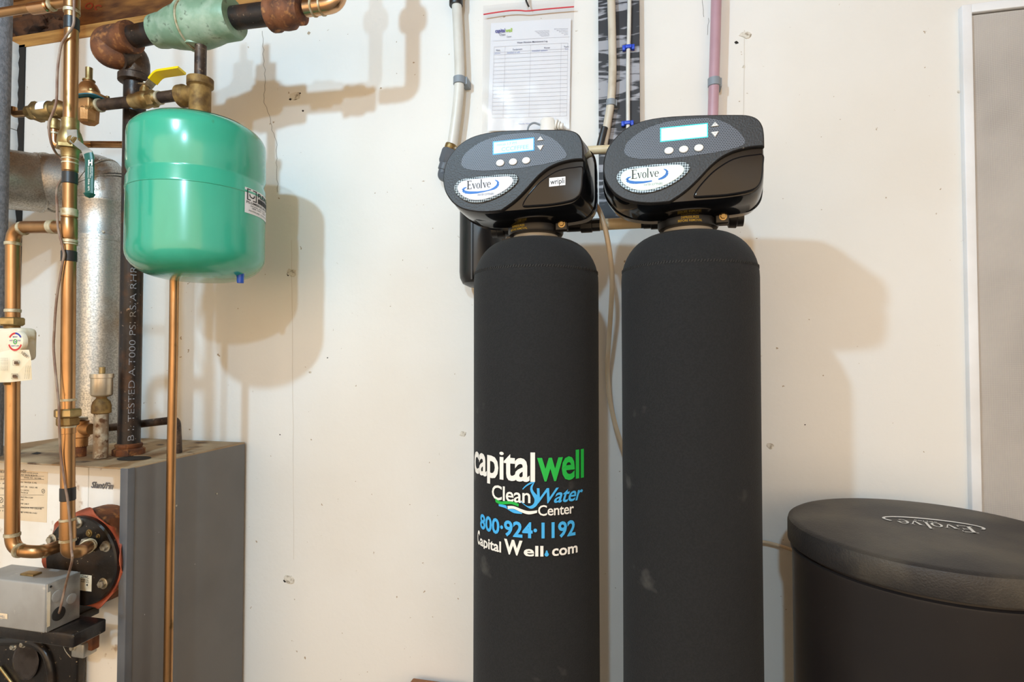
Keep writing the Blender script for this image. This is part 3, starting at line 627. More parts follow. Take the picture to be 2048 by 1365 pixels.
# sticker round the side
def cyl_map(cx, cy, R, x0, x1, yt, yb, eps=.0008):
    """map u,v in 0..1 (v upward) to the cylinder, from the pixel box"""
    p0, p1 = PC(x0, (yt+yb)/2, (cx, cy), R), PC(x1, (yt+yb)/2, (cx, cy), R)
    a0, a1 = math.atan2(p0.x-cx, -(p0.y-cy)), math.atan2(p1.x-cx, -(p1.y-cy)); xm = (x0+x1)/2
    z1_, z0_ = PC(xm, yt, (cx, cy), R).z, PC(xm, yb, (cx, cy), R).z
    return lambda u, v: Vector((cx+(R+eps)*math.sin(a0+(a1-a0)*u), cy-(R+eps)*math.cos(a0+(a1-a0)*u), z0_+(z1_-z0_)*v))
def tank_sticker():
    f0 = cyl_map(tcx, tcy, TR, 489, 528, 381, 431); ext = 1.75
    f = lambda u, v: f0(u*ext, v); mb = MB(); n = 14
    vs = [f(i/n, j) for i in range(n+1) for j in (0, 1)]; mb.add(vs, [(2*i, 2*i+1, 2*i+3, 2*i+2) for i in range(n)])
    s = obj('maker_sticker', mb, PAPER, shell, 'white maker sticker with black print'); f1 = cyl_map(tcx, tcy, TR, 489, 528, 381, 431, .0016)
    g = lambda u, v: f1(u*ext, v); mb = MB()
    R4 = lambda a_, b_, c_, d_: [(a_, b_), (c_, b_), (c_, d_), (a_, d_)]
    for q in (R4(.04, .52, .26, .56), R4(.04, .93, .26, .97), R4(.04, .52, .06, .97), R4(.24, .52, .26, .97)): put_poly(mb, q, g)
    for q in ring_poly(.15, .76, .065, .14, .045, .10, 180, 360): put_poly(mb, q, g)
    put_text(mb, 'FLEXCON', lambda u, v: g(.30+.62*u, .76+.18*v), .03)
    for k in range(8): put_poly(mb, R4(.30+k*.08, .52, .30+k*.08+.075, .72), g)
    put_text(mb, 'PLUMBING & HEATING', lambda u, v: g(.03+.9*u, .39+.09*v), .01)
    for s_, u0, u1, v0 in (('MODEL NO.  SX-30', .12, .6, .29), ('SER. NO.   0490', .15, .6, .21), ('PRESSURE 12 PSI MAX 100', .08, .8, .09)): put_text(mb, s_, lambda u, v: g(u0+(u1-u0)*u, v0+.05*v))
    o = obj('print', mb, PK, shell); return s
tank_sticker()
# brass tee over the tank and nipple to the valve
te = root('brass_tee', (sx, PYm, P(391, 218, PYm).z), 'weathered brass tee joining the expansion tank to the green valve', 'pipe fitting')
zt_, zb_ = P(391, 158, PYm).z, ztop; hgt = zt_-zb_; rt = pr(20, 391, 190, PYm)
obj('tee_body', lathe(MB(), [(rt*.9, 0), (rt*1.22, .002), (rt*1.22, .012), (rt, .016), (rt, hgt*.78), (rt*1.22, hgt*.82), (rt*1.22, hgt*.98), (rt*.9, hgt)], (sx, PYm, zb_), seg=28), OLDBRASS, te)
zc_ = P(375, 190, PYm).z; bxl = P(360, 190, PYm).x
obj('tee_branch', lathe(MB(), [(rt*.9, 0), (rt*.9, sx-bxl-.022), (rt*1.1, sx-bxl-.016), (rt*1.1, sx-bxl-.002), (rt*.8, sx-bxl)], (sx, PYm, zc_), (-1, 0, -.03), 24), OLDBRASS, te)
mb = MB(); tube(mb, [Vector((sx, PYm, zt_-.01)), Vector((sx, PYm, P(391, 82, PYm).z))], pr(11, 391, 120, PYm), 20); obj('iron_nipple', mb, IRONB, te)
# fill line: pipe, ball valve, pressure regulator, backflow preventer
FYl = PYm
def fp(x, y, Y=None): return P(x, y, FYl if Y is None else Y)
ln = root('fill_pipe', fp(300, 215), 'brown iron nipples between the regulator and the brass tee', 'pipe')
rp = pr(11, 300, 200, FYl)
A0, A1 = fp(190, 212), fp(366, 188)
fd = (A1-A0).normalized()
for x0, x1, y0, y1 in ((196, 268, 211, 203), (308, 366, 197, 189)):
    mb = MB(); tube(mb, [fp(x0, y0), fp(x1, y1)], rp, 18); obj('iron_nipple', mb, IRONB, ln)
bv = root('yellow_ball_valve', fp(289, 215), 'brass ball valve with a yellow lever beside the black iron pipe', 'valve')
b0, b1 = fp(263, 203.5), fp(318, 196); Lb = (b1-b0).length
obj('valve_body', lathe(MB(), [(rp*.9, 0), (rp*1.3, .003), (rp*1.25, Lb*.2), (rp*1.5, Lb*.34), (rp*1.58, Lb*.5), (rp*1.42, Lb*.66), (rp*1.3, Lb*.7), (rp*1.3, Lb*.9), (rp, Lb)], b0, fd, 24), BRASS, bv)
hx_ = MB(); hexa(hx_, b0+fd*Lb*.66, fd, rp*1.55, Lb*.24); obj('valve_nut', hx_, BRASS, bv)
obj('thread_tape', lathe(MB(), [(rp, -.003), (rp*1.2, -.002), (rp*1.2, .004), (rp, .005)], b1, fd, 18), SOLDER, bv)
sc_ = b0+fd*Lb*.48
obj('stem', lathe(MB(), [(rp*.9, rp*1.2), (rp*.75, rp*2.2), (rp*.5, rp*2.3), (rp*.5, rp*3.0)], sc_, seg=16), BRASS, bv)
def ribbon(pts, wv, th):
    """bent flat bar: pts centre line, wv half width vector"""
    mb = MB(); rings = []
    for i, p in enumerate(pts):
        d = (pts[min(i+1, len(pts)-1)]-pts[max(i-1, 0)]).normalized(); n_ = d.cross(wv).normalized()*th/2
        rings.append([p+wv+n_, p+wv-n_, p-wv-n_, p-wv+n_])
    return layers(mb, rings, smooth=False)
wv_ = Vector((.0, -.011, .002))
obj('lever_root', ribbon([fp(283, 172), fp(297, 172), fp(311, 155)], wv_, .003), STEEL, bv)
obj('lever_grip', ribbon(fillet([fp(305, 163), fp(317, 148), fp(364, 141)], .012), wv_*1.15, .006), YEL, bv, 'yellow vinyl lever grip')
bolt(bv, fp(290, 168), (0, 0, 1), .005, .005, STEEL, False, 'nut')
rg = root('pressure_regulator', fp(178, 245), 'bell shaped bronze pressure regulator on the fill line', 'regulator')
zr = fp(178, 214).z; xr = fp(176, 214).x; u1 = pr(1, 176, 214, FYl)
mb = MB(); box(mb, (xr-22*u1, FYl-.018, zr-8*u1), (xr+18*u1, FYl+.018, zr+14*u1), .004); obj('body_block', mb, BRONZE, rg)
mb = MB(); lathe(mb, [(0, -34*u1), (13*u1, -34*u1), (17*u1, -30*u1), (18*u1, -8*u1), (12*u1, 0)], (xr+2*u1, FYl, zr), seg=8, smooth=False); obj('strainer_cup', mb, BRONZE, rg)
mb = MB(); lathe(mb, [(10*u1, -7*u1), (11*u1, 0), (10*u1, 6*u1)], fp(197, 211)-fd*.006, fd, 20); obj('outlet_boss', mb, BRASS, rg)
obj('thread_tape', lathe(MB(), [(rp, -.003), (rp*1.22, -.002), (rp*1.22, .004), (rp, .005)], fp(199, 211), fd, 18), SOLDER, rg)
mb = MB(); zc2 = zr+19*u1
n = 24; rings = []
for dz in (-2.5, 2.5): rings.append([Vector((xr+1*u1+34*u1*math.copysign(abs(math.cos(t_))**.5, math.cos(t_)), FYl+.030*math.copysign(abs(math.sin(t_))**.5, math.sin(t_)), zc2+dz*u1)) for t_ in [2*PI*i/n for i in range(n)]])
layers(mb, rings); fg = obj('diaphragm_flange', mb, BRONZE, rg)
mb = MB(); rings = [[v+Vector((0, 0, 1.2*u1*s_))*1 for v in rings[0]] for s_ in (-1.6, -.1)]; layers(mb, rings); obj('diaphragm_edge', mb, mat('blue_gasket', (30, 104, 122), .5), rg)
for dx in (-26, 28):
    for dy in (-.022, .022): bolt(rg, (xr+dx*u1, FYl+dy, zc2+2*u1), (0, 0, 1), .005, .007, BRASS)
mb = MB(); lathe(mb, [(21*u1, 0), (21*u1, 4*u1), (19*u1, 14*u1), (14*u1, 24*u1), (9*u1, 29*u1), (9*u1, 31*u1), (0, 31*u1)], (xr+1*u1, FYl, zc2+2*u1), seg=28); obj('bell', mb, BRONZE, rg)
mb = MB(); lathe(mb, [(11*u1, 31*u1), (11*u1, 33*u1), (6*u1, 34*u1), (6.4*u1, 58*u1), (0, 58*u1)], (xr+1*u1, FYl, zc2+2*u1), seg=16); obj('adjusting_stem', mb, BRASS, rg)
mb = MB(); a, b = fp(170, 218, FYl-.019), fp(184, 218, FYl-.019); put_text(mb, 'B&G', lambda u, v: Vector((a.x+(b.x-a.x)*u, a.y, a.z+v*.009))); obj('cast_letters', mb, OLDBRASS, rg)
ck = root('backflow_preventer', fp(95, 250), 'brass backflow preventer with a small label behind the copper riser', 'valve')
k0, k1 = fp(58, 226), fp(150, 216); kd = (k1-k0).normalized(); Lk = (k1-k0).length; k_r = 17*u1
obj('valve_body', lathe(MB(), [(k_r*.6, 0), (k_r*.8, .002), (k_r*.8, Lk*.12), (k_r*.95, Lk*.16), (k_r*1.08, Lk*.24), (k_r*1.08, Lk*.5), (k_r*.9, Lk*.55), (k_r, Lk*.6), (k_r, Lk*.72), (k_r*.72, Lk*.78), (k_r*.6, Lk*.84), (k_r*.6, Lk*1.1)], k0, kd, 28), BRASS, ck)
hx_ = MB(); hexa(hx_, k0+kd*Lk*.14, kd, k_r*1.2, Lk*.12); obj('hex_nut', hx_, BRASS, ck); hx_ = MB(); hexa(hx_, k0+kd*Lk*.62, kd, k_r*1.15, Lk*.1); obj('hex_nut', hx_, BRASS, ck)
mb = MB(); lathe(mb, [(k_r*1.09, Lk*.34), (k_r*1.09, Lk*.52)], k0, kd, 28); bmv = [v for v in mb.v]
m2 = MB(); sel = [f for f in mb.f if len(f) == 4 and sum(mb.v[i].y for i in f)/4 < FYl-.5*k_r and sum(mb.v[i].z for i in f)/4 > k0.z-.2*k_r]; m2.add([v+Vector((0, -.0006, 0)) for v in mb.v], sel); obj('small_label', m2, PAPER, ck)
mb = MB(); tube(mb, fillet([fp(27, 215), fp(27, 229), fp(62, 226)], .02), pr(6.5, 40, 225, FYl), 16); obj('inlet_copper', mb, COPPER, ck)
vt = fp(109, 240); mb = MB(); lathe(mb, [(10*u1, 0), (10*u1, -14*u1), (11.5*u1, -15*u1), (11.5*u1, -20*u1), (9*u1, -21*u1)], vt, seg=20); obj('vent_nipple', mb, BRASS, ck)
mb = MB(); tube(mb, fillet([vt+Vector((0, 0, -20*u1)), fp(109, 290), fp(128, 292, FYl+.01), P(150, 290, FYl+.06)], .02), 8.2*u1, 16); obj('vent_elbow', mb, COPPER_B, ck)
obj('solder_ring', lathe(MB(), [(8*u1, -2*u1), (9.6*u1, -1*u1), (9.6*u1, 2*u1), (8*u1, 3*u1)], fp(109, 268), seg=18), SOLDER, ck)
mb = MB(); yl = FYl+.105; tube(mb, [P(150, 289, FYl+.05), P(185, 289, yl), P(300, 290, yl)], 7.2*u1, 16)
obj('copper_branch', mb, COPPER, label='thin copper pipe running behind the green expansion tank', cat='pipe')

# ================================================================ DOMESTIC COPPER
CYp = BYF-.13
def cpz(x, y): return P(x, y, CYp)
rc_ = pr(12.4, 138, 600, CYp)
cr = root('copper_riser', cpz(135.5, 1085), 'tall copper riser with taped joints in front of the flue pipe', 'pipe')
AX = [(144, -260), (144, 0), (141, 220), (140, 350), (137.5, 550), (135.5, 800), (135.5, 1070), (135.5, 1110)]
def ax(y):
    for (xa, ya), (xb, yb) in zip(AX, AX[1:]):
        if ya <= y <= yb: return cpz(xa+(xb-xa)*(y-ya)/(yb-ya), y)
el = fillet([ax(1000), cpz(135.5, 1106), P(160, 1104, CYp+.02), P(181, 1090, CY-.014)], .035, 8)
mb = MB(); tube(mb, [ax(-255), ax(0), ax(245)], rc_, 22); obj('upper_pipe', mb, COPPER, cr)
mb = MB(); tube(mb, [ax(315), ax(450), ax(550), ax(820)], rc_, 22); obj('middle_pipe', mb, COPPER, cr)
mb = MB(); tube(mb, [ax(850)]+el, rc_, 22); obj('lower_pipe', mb, COPPER, cr)
def band(y0, y1, k, m, name, parent=None):
    a, b = ax(y0), ax(y1); d = (b-a); l = d.length
    return obj(name, lathe(MB(), [(rc_*.98, 0), (rc_*k, l*.06), (rc_*k, l*.94), (rc_*.98, l)], a, d, 24), m, parent or cr)
for y0, y1 in ((36, 61), (345, 369), (502, 524), (975, 1002)): band(y0, y1, 1.09, TAPE, 'tape_band')
for y0, y1, k in ((-6, 20, 1.14), (308, 345, 1.13), (425, 436, 1.13), (436, 480, 1.13), (855, 868, 1.1), (1040, 1080, 1.13)): band(y0, y1, k, COPPER, 'joint_sleeve')
for y0, y1 in ((20, 27), (318, 321), (326, 329), (418, 434), (480, 486), (487, 490), (798, 803), (851, 856), (1037, 1042), (1078, 1084)): band(y0, y1, 1.17, SOLDER, 'solder_ring')
un = MB(); a, b, c = ax(818), ax(835), ax(852); hexa(un, a, b-a, rc_*1.9, (b-a).length); obj('union_nut', un, BRASS, cr)
un = MB(); hexa(un, b, c-b, rc_*1.62, (c-b).length); obj('union_tail', un, OLDBRASS, cr)
d_ = (el[-1]-el[-4]).normalized()
for k, rr in ((-.034, 1.18), (-.012, 1.14)): obj('solder_ring', lathe(MB(), [(rc_, -.003), (rc_*rr, -.002), (rc_*rr, .002), (rc_, .003)], el[-1]+d_*k, d_, 22), SOLDER, cr)
# branch pipe to the left at the top
mb = MB(); tb0, tb1 = P(-30, 30, CYp-.01), ax(3); tube(mb, [tb0, tb1], pr(8.5, 60, 18, CYp), 18); obj('top_branch', mb, COPPER, cr)
dj = (tb1-tb0).normalized(); obj('branch_coupling', lathe(MB(), [(rc_*.7, 0), (rc_*.9, .003), (rc_*.9, .044), (rc_*.7, .047)], P(60, 18, CYp-.006), dj, 20), COPPER_B, cr)
obj('solder_ring', lathe(MB(), [(rc_*.7, 0), (rc_*.92, .002), (rc_*.92, .007), (rc_*.7, .008)], P(100, 11, CYp-.004), dj, 20), SOLDER, cr)
# ball valve with green lever
gv = root('green_ball_valve', ax(305), 'brass ball valve with a dark green lever on the copper riser', 'valve')
a, b = ax(238), ax(318); l = (b-a).length; vd_ = (b-a).normalized()
obj('valve_body', lathe(MB(), [(rc_*.95, 0), (rc_*1.22, .002), (rc_*1.22, l*.22), (rc_*1.3, l*.3), (rc_*1.5, l*.36), (rc_*1.72, l*.5), (rc_*1.78, l*.62), (rc_*1.6, l*.74), (rc_*1.25, l*.82), (rc_*1.2, l*.98), (rc_*.95, l)], a, vd_, 28), BRASS, gv)
un = MB(); hexa(un, a+vd_*l*.66, vd_, rc_*1.95, l*.12); obj('body_hex', un, BRASS, gv)
vcn = ax(282); st_d = (P(168, 282, CYp-.03)-vcn).normalized()
obj('stem', lathe(MB(), [(rc_*.95, rc_*1.2), (rc_*.9, rc_*2.0), (rc_*.5, rc_*2.1), (rc_*.5, rc_*2.5)], vcn, st_d, 16), BRASS, gv)
hp = vcn+st_d*rc_*2.2
wv_ = Vector((.0105, .002, 0))
obj('lever_root', ribbon([hp+Vector((-.004, -.003, .022)), hp+Vector((.0, -.004, .0)), P(174, 302, hp.y-.004), P(179, 318, hp.y-.004)], wv_, .003), BOXZ, gv)
lg = MB(); gp = fillet([P(177, 308, hp.y-.005), P(179.5, 325, hp.y-.005), P(179, 388, hp.y-.005)], .02); tube(lg, gp, .0108, 14)
for v in lg.v: v.y = hp.y-.005+(v.y-hp.y+.005)*.45
o_ = obj('lever_grip', lg, GRNH, gv, 'dark green vinyl lever grip')
lathe(lg := MB(), [(0, -.009), (.007, -.006), (.0105, 0), (0, .001)], P(179, 388, hp.y-.005), seg=14); obj('grip_end', lg, GRNH, gv)
un = MB(); hexa(un, hp, st_d, .0085, .009); obj('lever_nut', un, BRASS, gv)
mb = MB(); gy = hp.y-.0106; a, b = P(176.5, 320, gy), P(176.5, 331, gy)
put_text(mb, 'H', lambda u, v: Vector((P(176.5+u*8.5, 325, gy).x, gy, a.z+(b.z-a.z)*(1-v))), .05)
for s_, x, y0, y1, h in (('HAMMOND', 175.6, 333, 356, .0026), ('600 WOG', 180, 333, 356, .0022), ('100% TESTED', 183.5, 333, 352, .0018), ('PSI 600', 176, 358, 381, .0042)):
    a, b = P(x, y0, gy), P(x, y1, gy); put_text(mb, s_, lambda u, v: Vector((a.x+v*h, gy, a.z+(b.z-a.z)*(1-u))), .0)
obj('grip_print', mb, PW, o_)
# left loop with the mixing valve
lp = root('copper_loop', cpz(25, 1100), 'copper pipe loop carrying the mixing valve beside the riser', 'pipe')
mb = MB(); tube(mb, fillet([ax(454), cpz(26, 455), cpz(25.5, 640)], .035, 9), rc_*1.02, 22); obj('upper_bend', mb, COPPER, lp)
mb = MB(); lowq = fillet([cpz(25, 762), cpz(25, 1000), cpz(24, 1101), P(80, 1106, CYp+.01), P(128, 1090, CY-.012)], .034, 9); tube(mb, lowq, rc_*1.02, 22); obj('lower_bend', mb, COPPER, lp)
for x, y, d in ((46, 457, (1, 0, 0)), (104, 454, (1, 0, 0)), (109, 454, (1, 0, 0)), (25.5, 488, (0, 0, 1)), (25.5, 622, (0, 0, 1)), (24.5, 1070, (0, 0, 1)), (39, 1102, (1, 0, 0)), (110, 1097, (1, .6, .3))):
    q_ = cpz(x, y) if x != 110 else lowq[-4]
    obj('solder_ring', lathe(MB(), [(rc_, -.004), (rc_*1.14, -.003), (rc_*1.14, .003), (rc_, .004)], q_, d, 22), SOLDER, lp)
mx = root('mixing_valve', cpz(25, 760), 'cream capped mixing valve with a round dial and hanging paper tag', 'valve')
un = MB(); a, b = cpz(24, 636), cpz(24, 652); hexa(un, a, b-a, rc_*1.8, (b-a).length); obj('inlet_nut', un, BRASS, mx)
um = pr(1, 30, 690, CYp)
mb = MB(); tube(mb, [cpz(24, 650), cpz(24, 770)], rc_*1.1, 20); obj('valve_core', mb, OLDBRASS, mx)
mb = MB(); box(mb, (cpz(-30, 680).x, CYp-.020, cpz(20, 722).z), (cpz(58, 680).x, CYp+.02, cpz(20, 657).z), .010); obj('cap_block', mb, mat('cap_cream', (226, 214, 190), .6, 0, (200, 168, 120), 30, 4, .5, .7), mx)
dc = P(40, 684, CYp-.021); dr = 19.5*um
dl = obj('dial', lathe(MB(), [(dr*1.05, 0), (dr*1.05, .006), (dr*.98, .009), (0, .009)], dc, ND, 36), PAPERC, mx)
for nm, m, a0, a1, q0, q1 in (('dial_red', PRED, 200, 340, .92, .74), ('dial_blue', PNB, 30, 90, .92, .74), ('dial_rose', PRED, 90, 150, .92, .74), ('dial_green', PG, 0, 360, .26, .18)):
    mb = MB(); 
    for q in ring_poly(dc.x, dc.z, dr*q0, dr*q0, dr*q1, dr*q1, a0, a1): put_poly(mb, q, lambda x, z: Vector((x, dc.y-.0095, z)))
    obj(nm, mb, m, dl)
mb = MB()
for s_, ox, oz, w_, h in (('24', -.13, -.12, .26, .22), ('HOT', -.7, .05, .42, .14), ('COLD', .25, .05, .46, .14), ('MIXED', -.3, .42, .6, .13), ('SAFETY LINE', -.5, -.48, 1.0, .12)):
    put_text(mb, s_, lambda u, v: Vector((dc.x+dr*(ox+w_*u), dc.y-.0096, dc.z+dr*(oz+h*v))), .01)
obj('dial_print', mb, PNB, dl)
mb = MB(); ty = CYp-.028; TP = [(-30, 712), (20, 700), (58, 700), (62, 716), (64, 760), (20, 765), (-30, 766)]
n = 7; rings = [[P(x, y, ty+.006*math.sin(x*.05+y*.03)+dy) for x, y in TP] for dy in (0, .0006)]; layers(mb, rings, smooth=False); tg = obj('paper_tag', mb, PAPERC, mx, 'stained cream paper tag with print')
mb = MB(); tyy = ty-.007
def tagt(s_, x0, y0, x1, y1, h, b_=0):
    a, b = P(x0, y0, tyy), P(x1, y1, tyy); n_ = Vector((-(b.z-a.z), 0, b.x-a.x)).normalized(); put_text(mb, s_, lambda u, v: a+(b-a)*u+n_*v*h*um, b_)
tagt('NEW', 42, 708, 54, 717, 6, .02)
for x in (3, 6, 9, 12, 15): tagt('INSTALL THIS VALVE', x, 742, x, 716, 1.6)
for x in (50, 54, 58): tagt('READ NOTES', x, 758, x+3, 732, 1.6)
for cx, cy in ((32, 726), (29, 753)):
    c = P(cx, cy, tyy); 
    for q in ([(-8, -5), (8, -5), (8, -4.4), (-8, -4.4)], [(-8, 4.4), (8, 4.4), (8, 5), (-8, 5)], [(-8, -5), (-7.4, -5), (-7.4, 5), (-8, 5)], [(7.4, -5), (8, -5), (8, 5), (7.4, 5)], [(-5, -3), (5, -3), (5, 3), (-5, 3)]): put_poly(mb, q, lambda x, z: Vector((c.x+x*um, c.y, c.z+z*um)))
obj('tag_print', mb, PBR, tg)
# thin brown sensor wire
WP = [(148, -30), (148, 30), (146, 52), (133, 72), (122, 92), (115, 140), (113, 200), (106, 225), (98, 246), (99, 268), (105, 292), (121, 314)]
WP2 = [(126, 352), (125, 375), (114, 410), (116, 455), (126, 497), (128, 512), (123, 537), (113, 600), (108, 670), (108, 711), (115, 761), (118, 843), (122, 912), (131, 975), (134, 992), (137, 1014), (141, 1060), (143, 1100), (144, 1122)]
wy = CYp-rc_*1.17-.0024
def wp(x, y): return P(x, y, CYp-.025 if 790 < y < 880 else wy)
mb = MB(); wb_ = CYp+rc_*1.2+.005
tube(mb, spline([wp(x, y) for x, y in WP[:-2]]+[P(104, 290, CYp-.008), P(112, 306, CYp+.008), P(124, 319, wb_), P(137, 333, wb_), P(128, 352, wb_), P(116, 372, CYp+.006), P(113, 392, CYp-.008)]+[wp(x, y) for x, y in WP2[2:10]+[(117, 805), (118, 835), (119, 866)]+WP2[12:]]+[PX(132, 1168, RX+.022), PX(122, 1212, RX+.012), PX(117, 1229, RX-.002)]), .0024, 8)
obj('sensor_wire', mb, WIRE, label='thin brown wire taped along the copper riser into the grey box', cat='wire')
# drop pipe from the tank and small fittings on the boiler
mb = MB(); Yd = PYm; tube(mb, [P(349, 537, Yd), P(347, 700, Yd), P(343, 900, Yd), P(335, 1420, Yd), Vector((P(333, 1500, Yd).x, Yd, .001))], pr(8.4, 345, 800, Yd), 18)
obj('copper_drop_pipe', mb, COPPER, label='slim copper pipe dropping below the green tank past the grey boiler side', cat='pipe')
AV = root('air_vent', Vector((P(201, 914, PYm).x, PYm, BZ)), 'automatic air vent with a pale metal cup on a rusty nipple', 'air vent')
av = AV.location.copy(); ua = pr(1, 201, 850, PYm); zz = lambda y: P(201, y, PYm).z
def avp(name, prof, m): obj(name, lathe(MB(), [(r*ua, zz(y)) for r, y in prof], (av.x, av.y, 0), seg=26), m, AV)
avp('nipple', [(13, 916), (12.5, 825)], mat('stained_nipple', (150, 128, 104), .6, .5, (190, 180, 160), 50, 5, .45, .6, .4, 120, col3=(104, 72, 48), scale3=60, lo3=.55, hi3=.65))
avp('reducer', [(13, 828), (17, 826), (17, 812), (15, 804), (9, 797), (9, 790)], OLDBRASS)
avp('vent_cup', [(9, 795), (17, 792), (19, 789), (19, 757), (20.5, 756), (20.5, 748), (0, 747)], mat('pale_nickel', (216, 200, 176), .35, .8, (196, 176, 146), 20))
avp('vent_cap', [(5.5, 748), (5.5, 735), (0, 734)], BRASS)
RVv = root('relief_valve', Vector((P(160, 908, PYm+.01).x, PYm+.01, BZ)), 'squat bronze relief valve on the boiler top beside the air vent', 'valve')
rv = RVv.location.copy(); zz2 = lambda y: P(160, y, PYm+.01).z
obj('valve_nipple', lathe(MB(), [(11*ua, BZ), (11*ua, zz2(895)), (13*ua, zz2(893)), (13*ua, zz2(890))], (rv.x, rv.y, 0), seg=22), RUST, RVv)
obj('valve_body', lathe(MB(), [(13*ua, zz2(893)), (13.5*ua, zz2(876)), (16*ua, zz2(874)), (15*ua, zz2(866)), (14*ua, zz2(850)), (15*ua, zz2(842)), (0, zz2(840))], (rv.x, rv.y, 0), seg=24), BRONZE, RVv)
obj('test_lever', box(MB(), (rv.x-.012, rv.y-.02, zz2(840)), (rv.x+.016, rv.y+.008, zz2(834)), .002), STEEL, RVv)
mb = MB(); o1 = Vector((rv.x, rv.y, zz2(858))); o2 = P(340, 841, PYm+.06); lathe(mb, [(13*ua, 0), (13*ua, .022), (11*ua, .034)], o1, (1, 0, 0), 20); obj('side_outlet', mb, BRONZE, RVv)
mb = MB(); tube(mb, fillet([P(178, 861, PYm+.015), P(192, 859, PYm+.103), P(353, 840, PYm+.103), P(355, 880, PYm+.103), Vector((P(355, 880, PYm+.103).x+.002, PYm+.103, BZ+.002))], .015), pr(8, 280, 850, PYm+.04), 16); obj('discharge_pipe', mb, IRONB, RVv)
# foam covered pipe at the far left
FoY = BYF+.035
mb = MB(); rf = pr(30, 0, 400, FoY); cxx = P(-22, 400, FoY).x; cyl_b = []
for i in range(60): cyl_b.append(Vector((cxx, FoY, (BZ-.001)+(2.40-(BZ-.001))*i/59)))
tube(mb, cyl_b, rf, 28); obj('foam_pipe_sleeve', mb, FOAM, label='grey foam insulated pipe standing beside the copper loop', cat='pipe')

# ================================================================ WATER SOFTENERS
JR = .13
cL = cyl_centre(947, 1198, 760, JR); cR = cyl_centre(1244, 1522, 760, JR)
YS = (cL[1]+cR[1])/2
def solve_c(xl, xr):
    a = cyl_centre(xl, xr, 760, 1); k = YS/a[1]; return (a[0]*k, YS), k
cR, RR_ = solve_c(1244, 1522); cL, RL_ = solve_c(947, 1198)
JR = (RR_+RL_)/2
ztank = P(1372, 470, YS).z                          # top of the jacket
YF = YS-.135                                         # front of the control heads
SCL = 380/1789
def fcx(cx, cy, Y=YF):                               # crop pixel of the right head -> x offset, z
    p = P(1180+cx*SCL, 210+cy*SCL, Y); return (p.x-cR[0], p.z)
def head_pts(pts, Y=YF): return [fcx(x, y, Y) for x, y in pts]
OUT = [(130, 620), (138, 520), (170, 420), (230, 330), (330, 235), (470, 165), (680, 122), (1000, 103), (1380, 100), (1500, 108), (1580, 140), (1625, 200), (1642, 280), (1646, 400), (1650, 560), (1646, 670), (1625, 750), (1570, 815), (1480, 852), (1250, 885), (1000, 905), (760, 924), (600, 936), (470, 930), (350, 905), (250, 850), (180, 770), (145, 700)]
YV = YS+.08; ZV = P(1250, 447, YV).z             # axis of the cross pipe
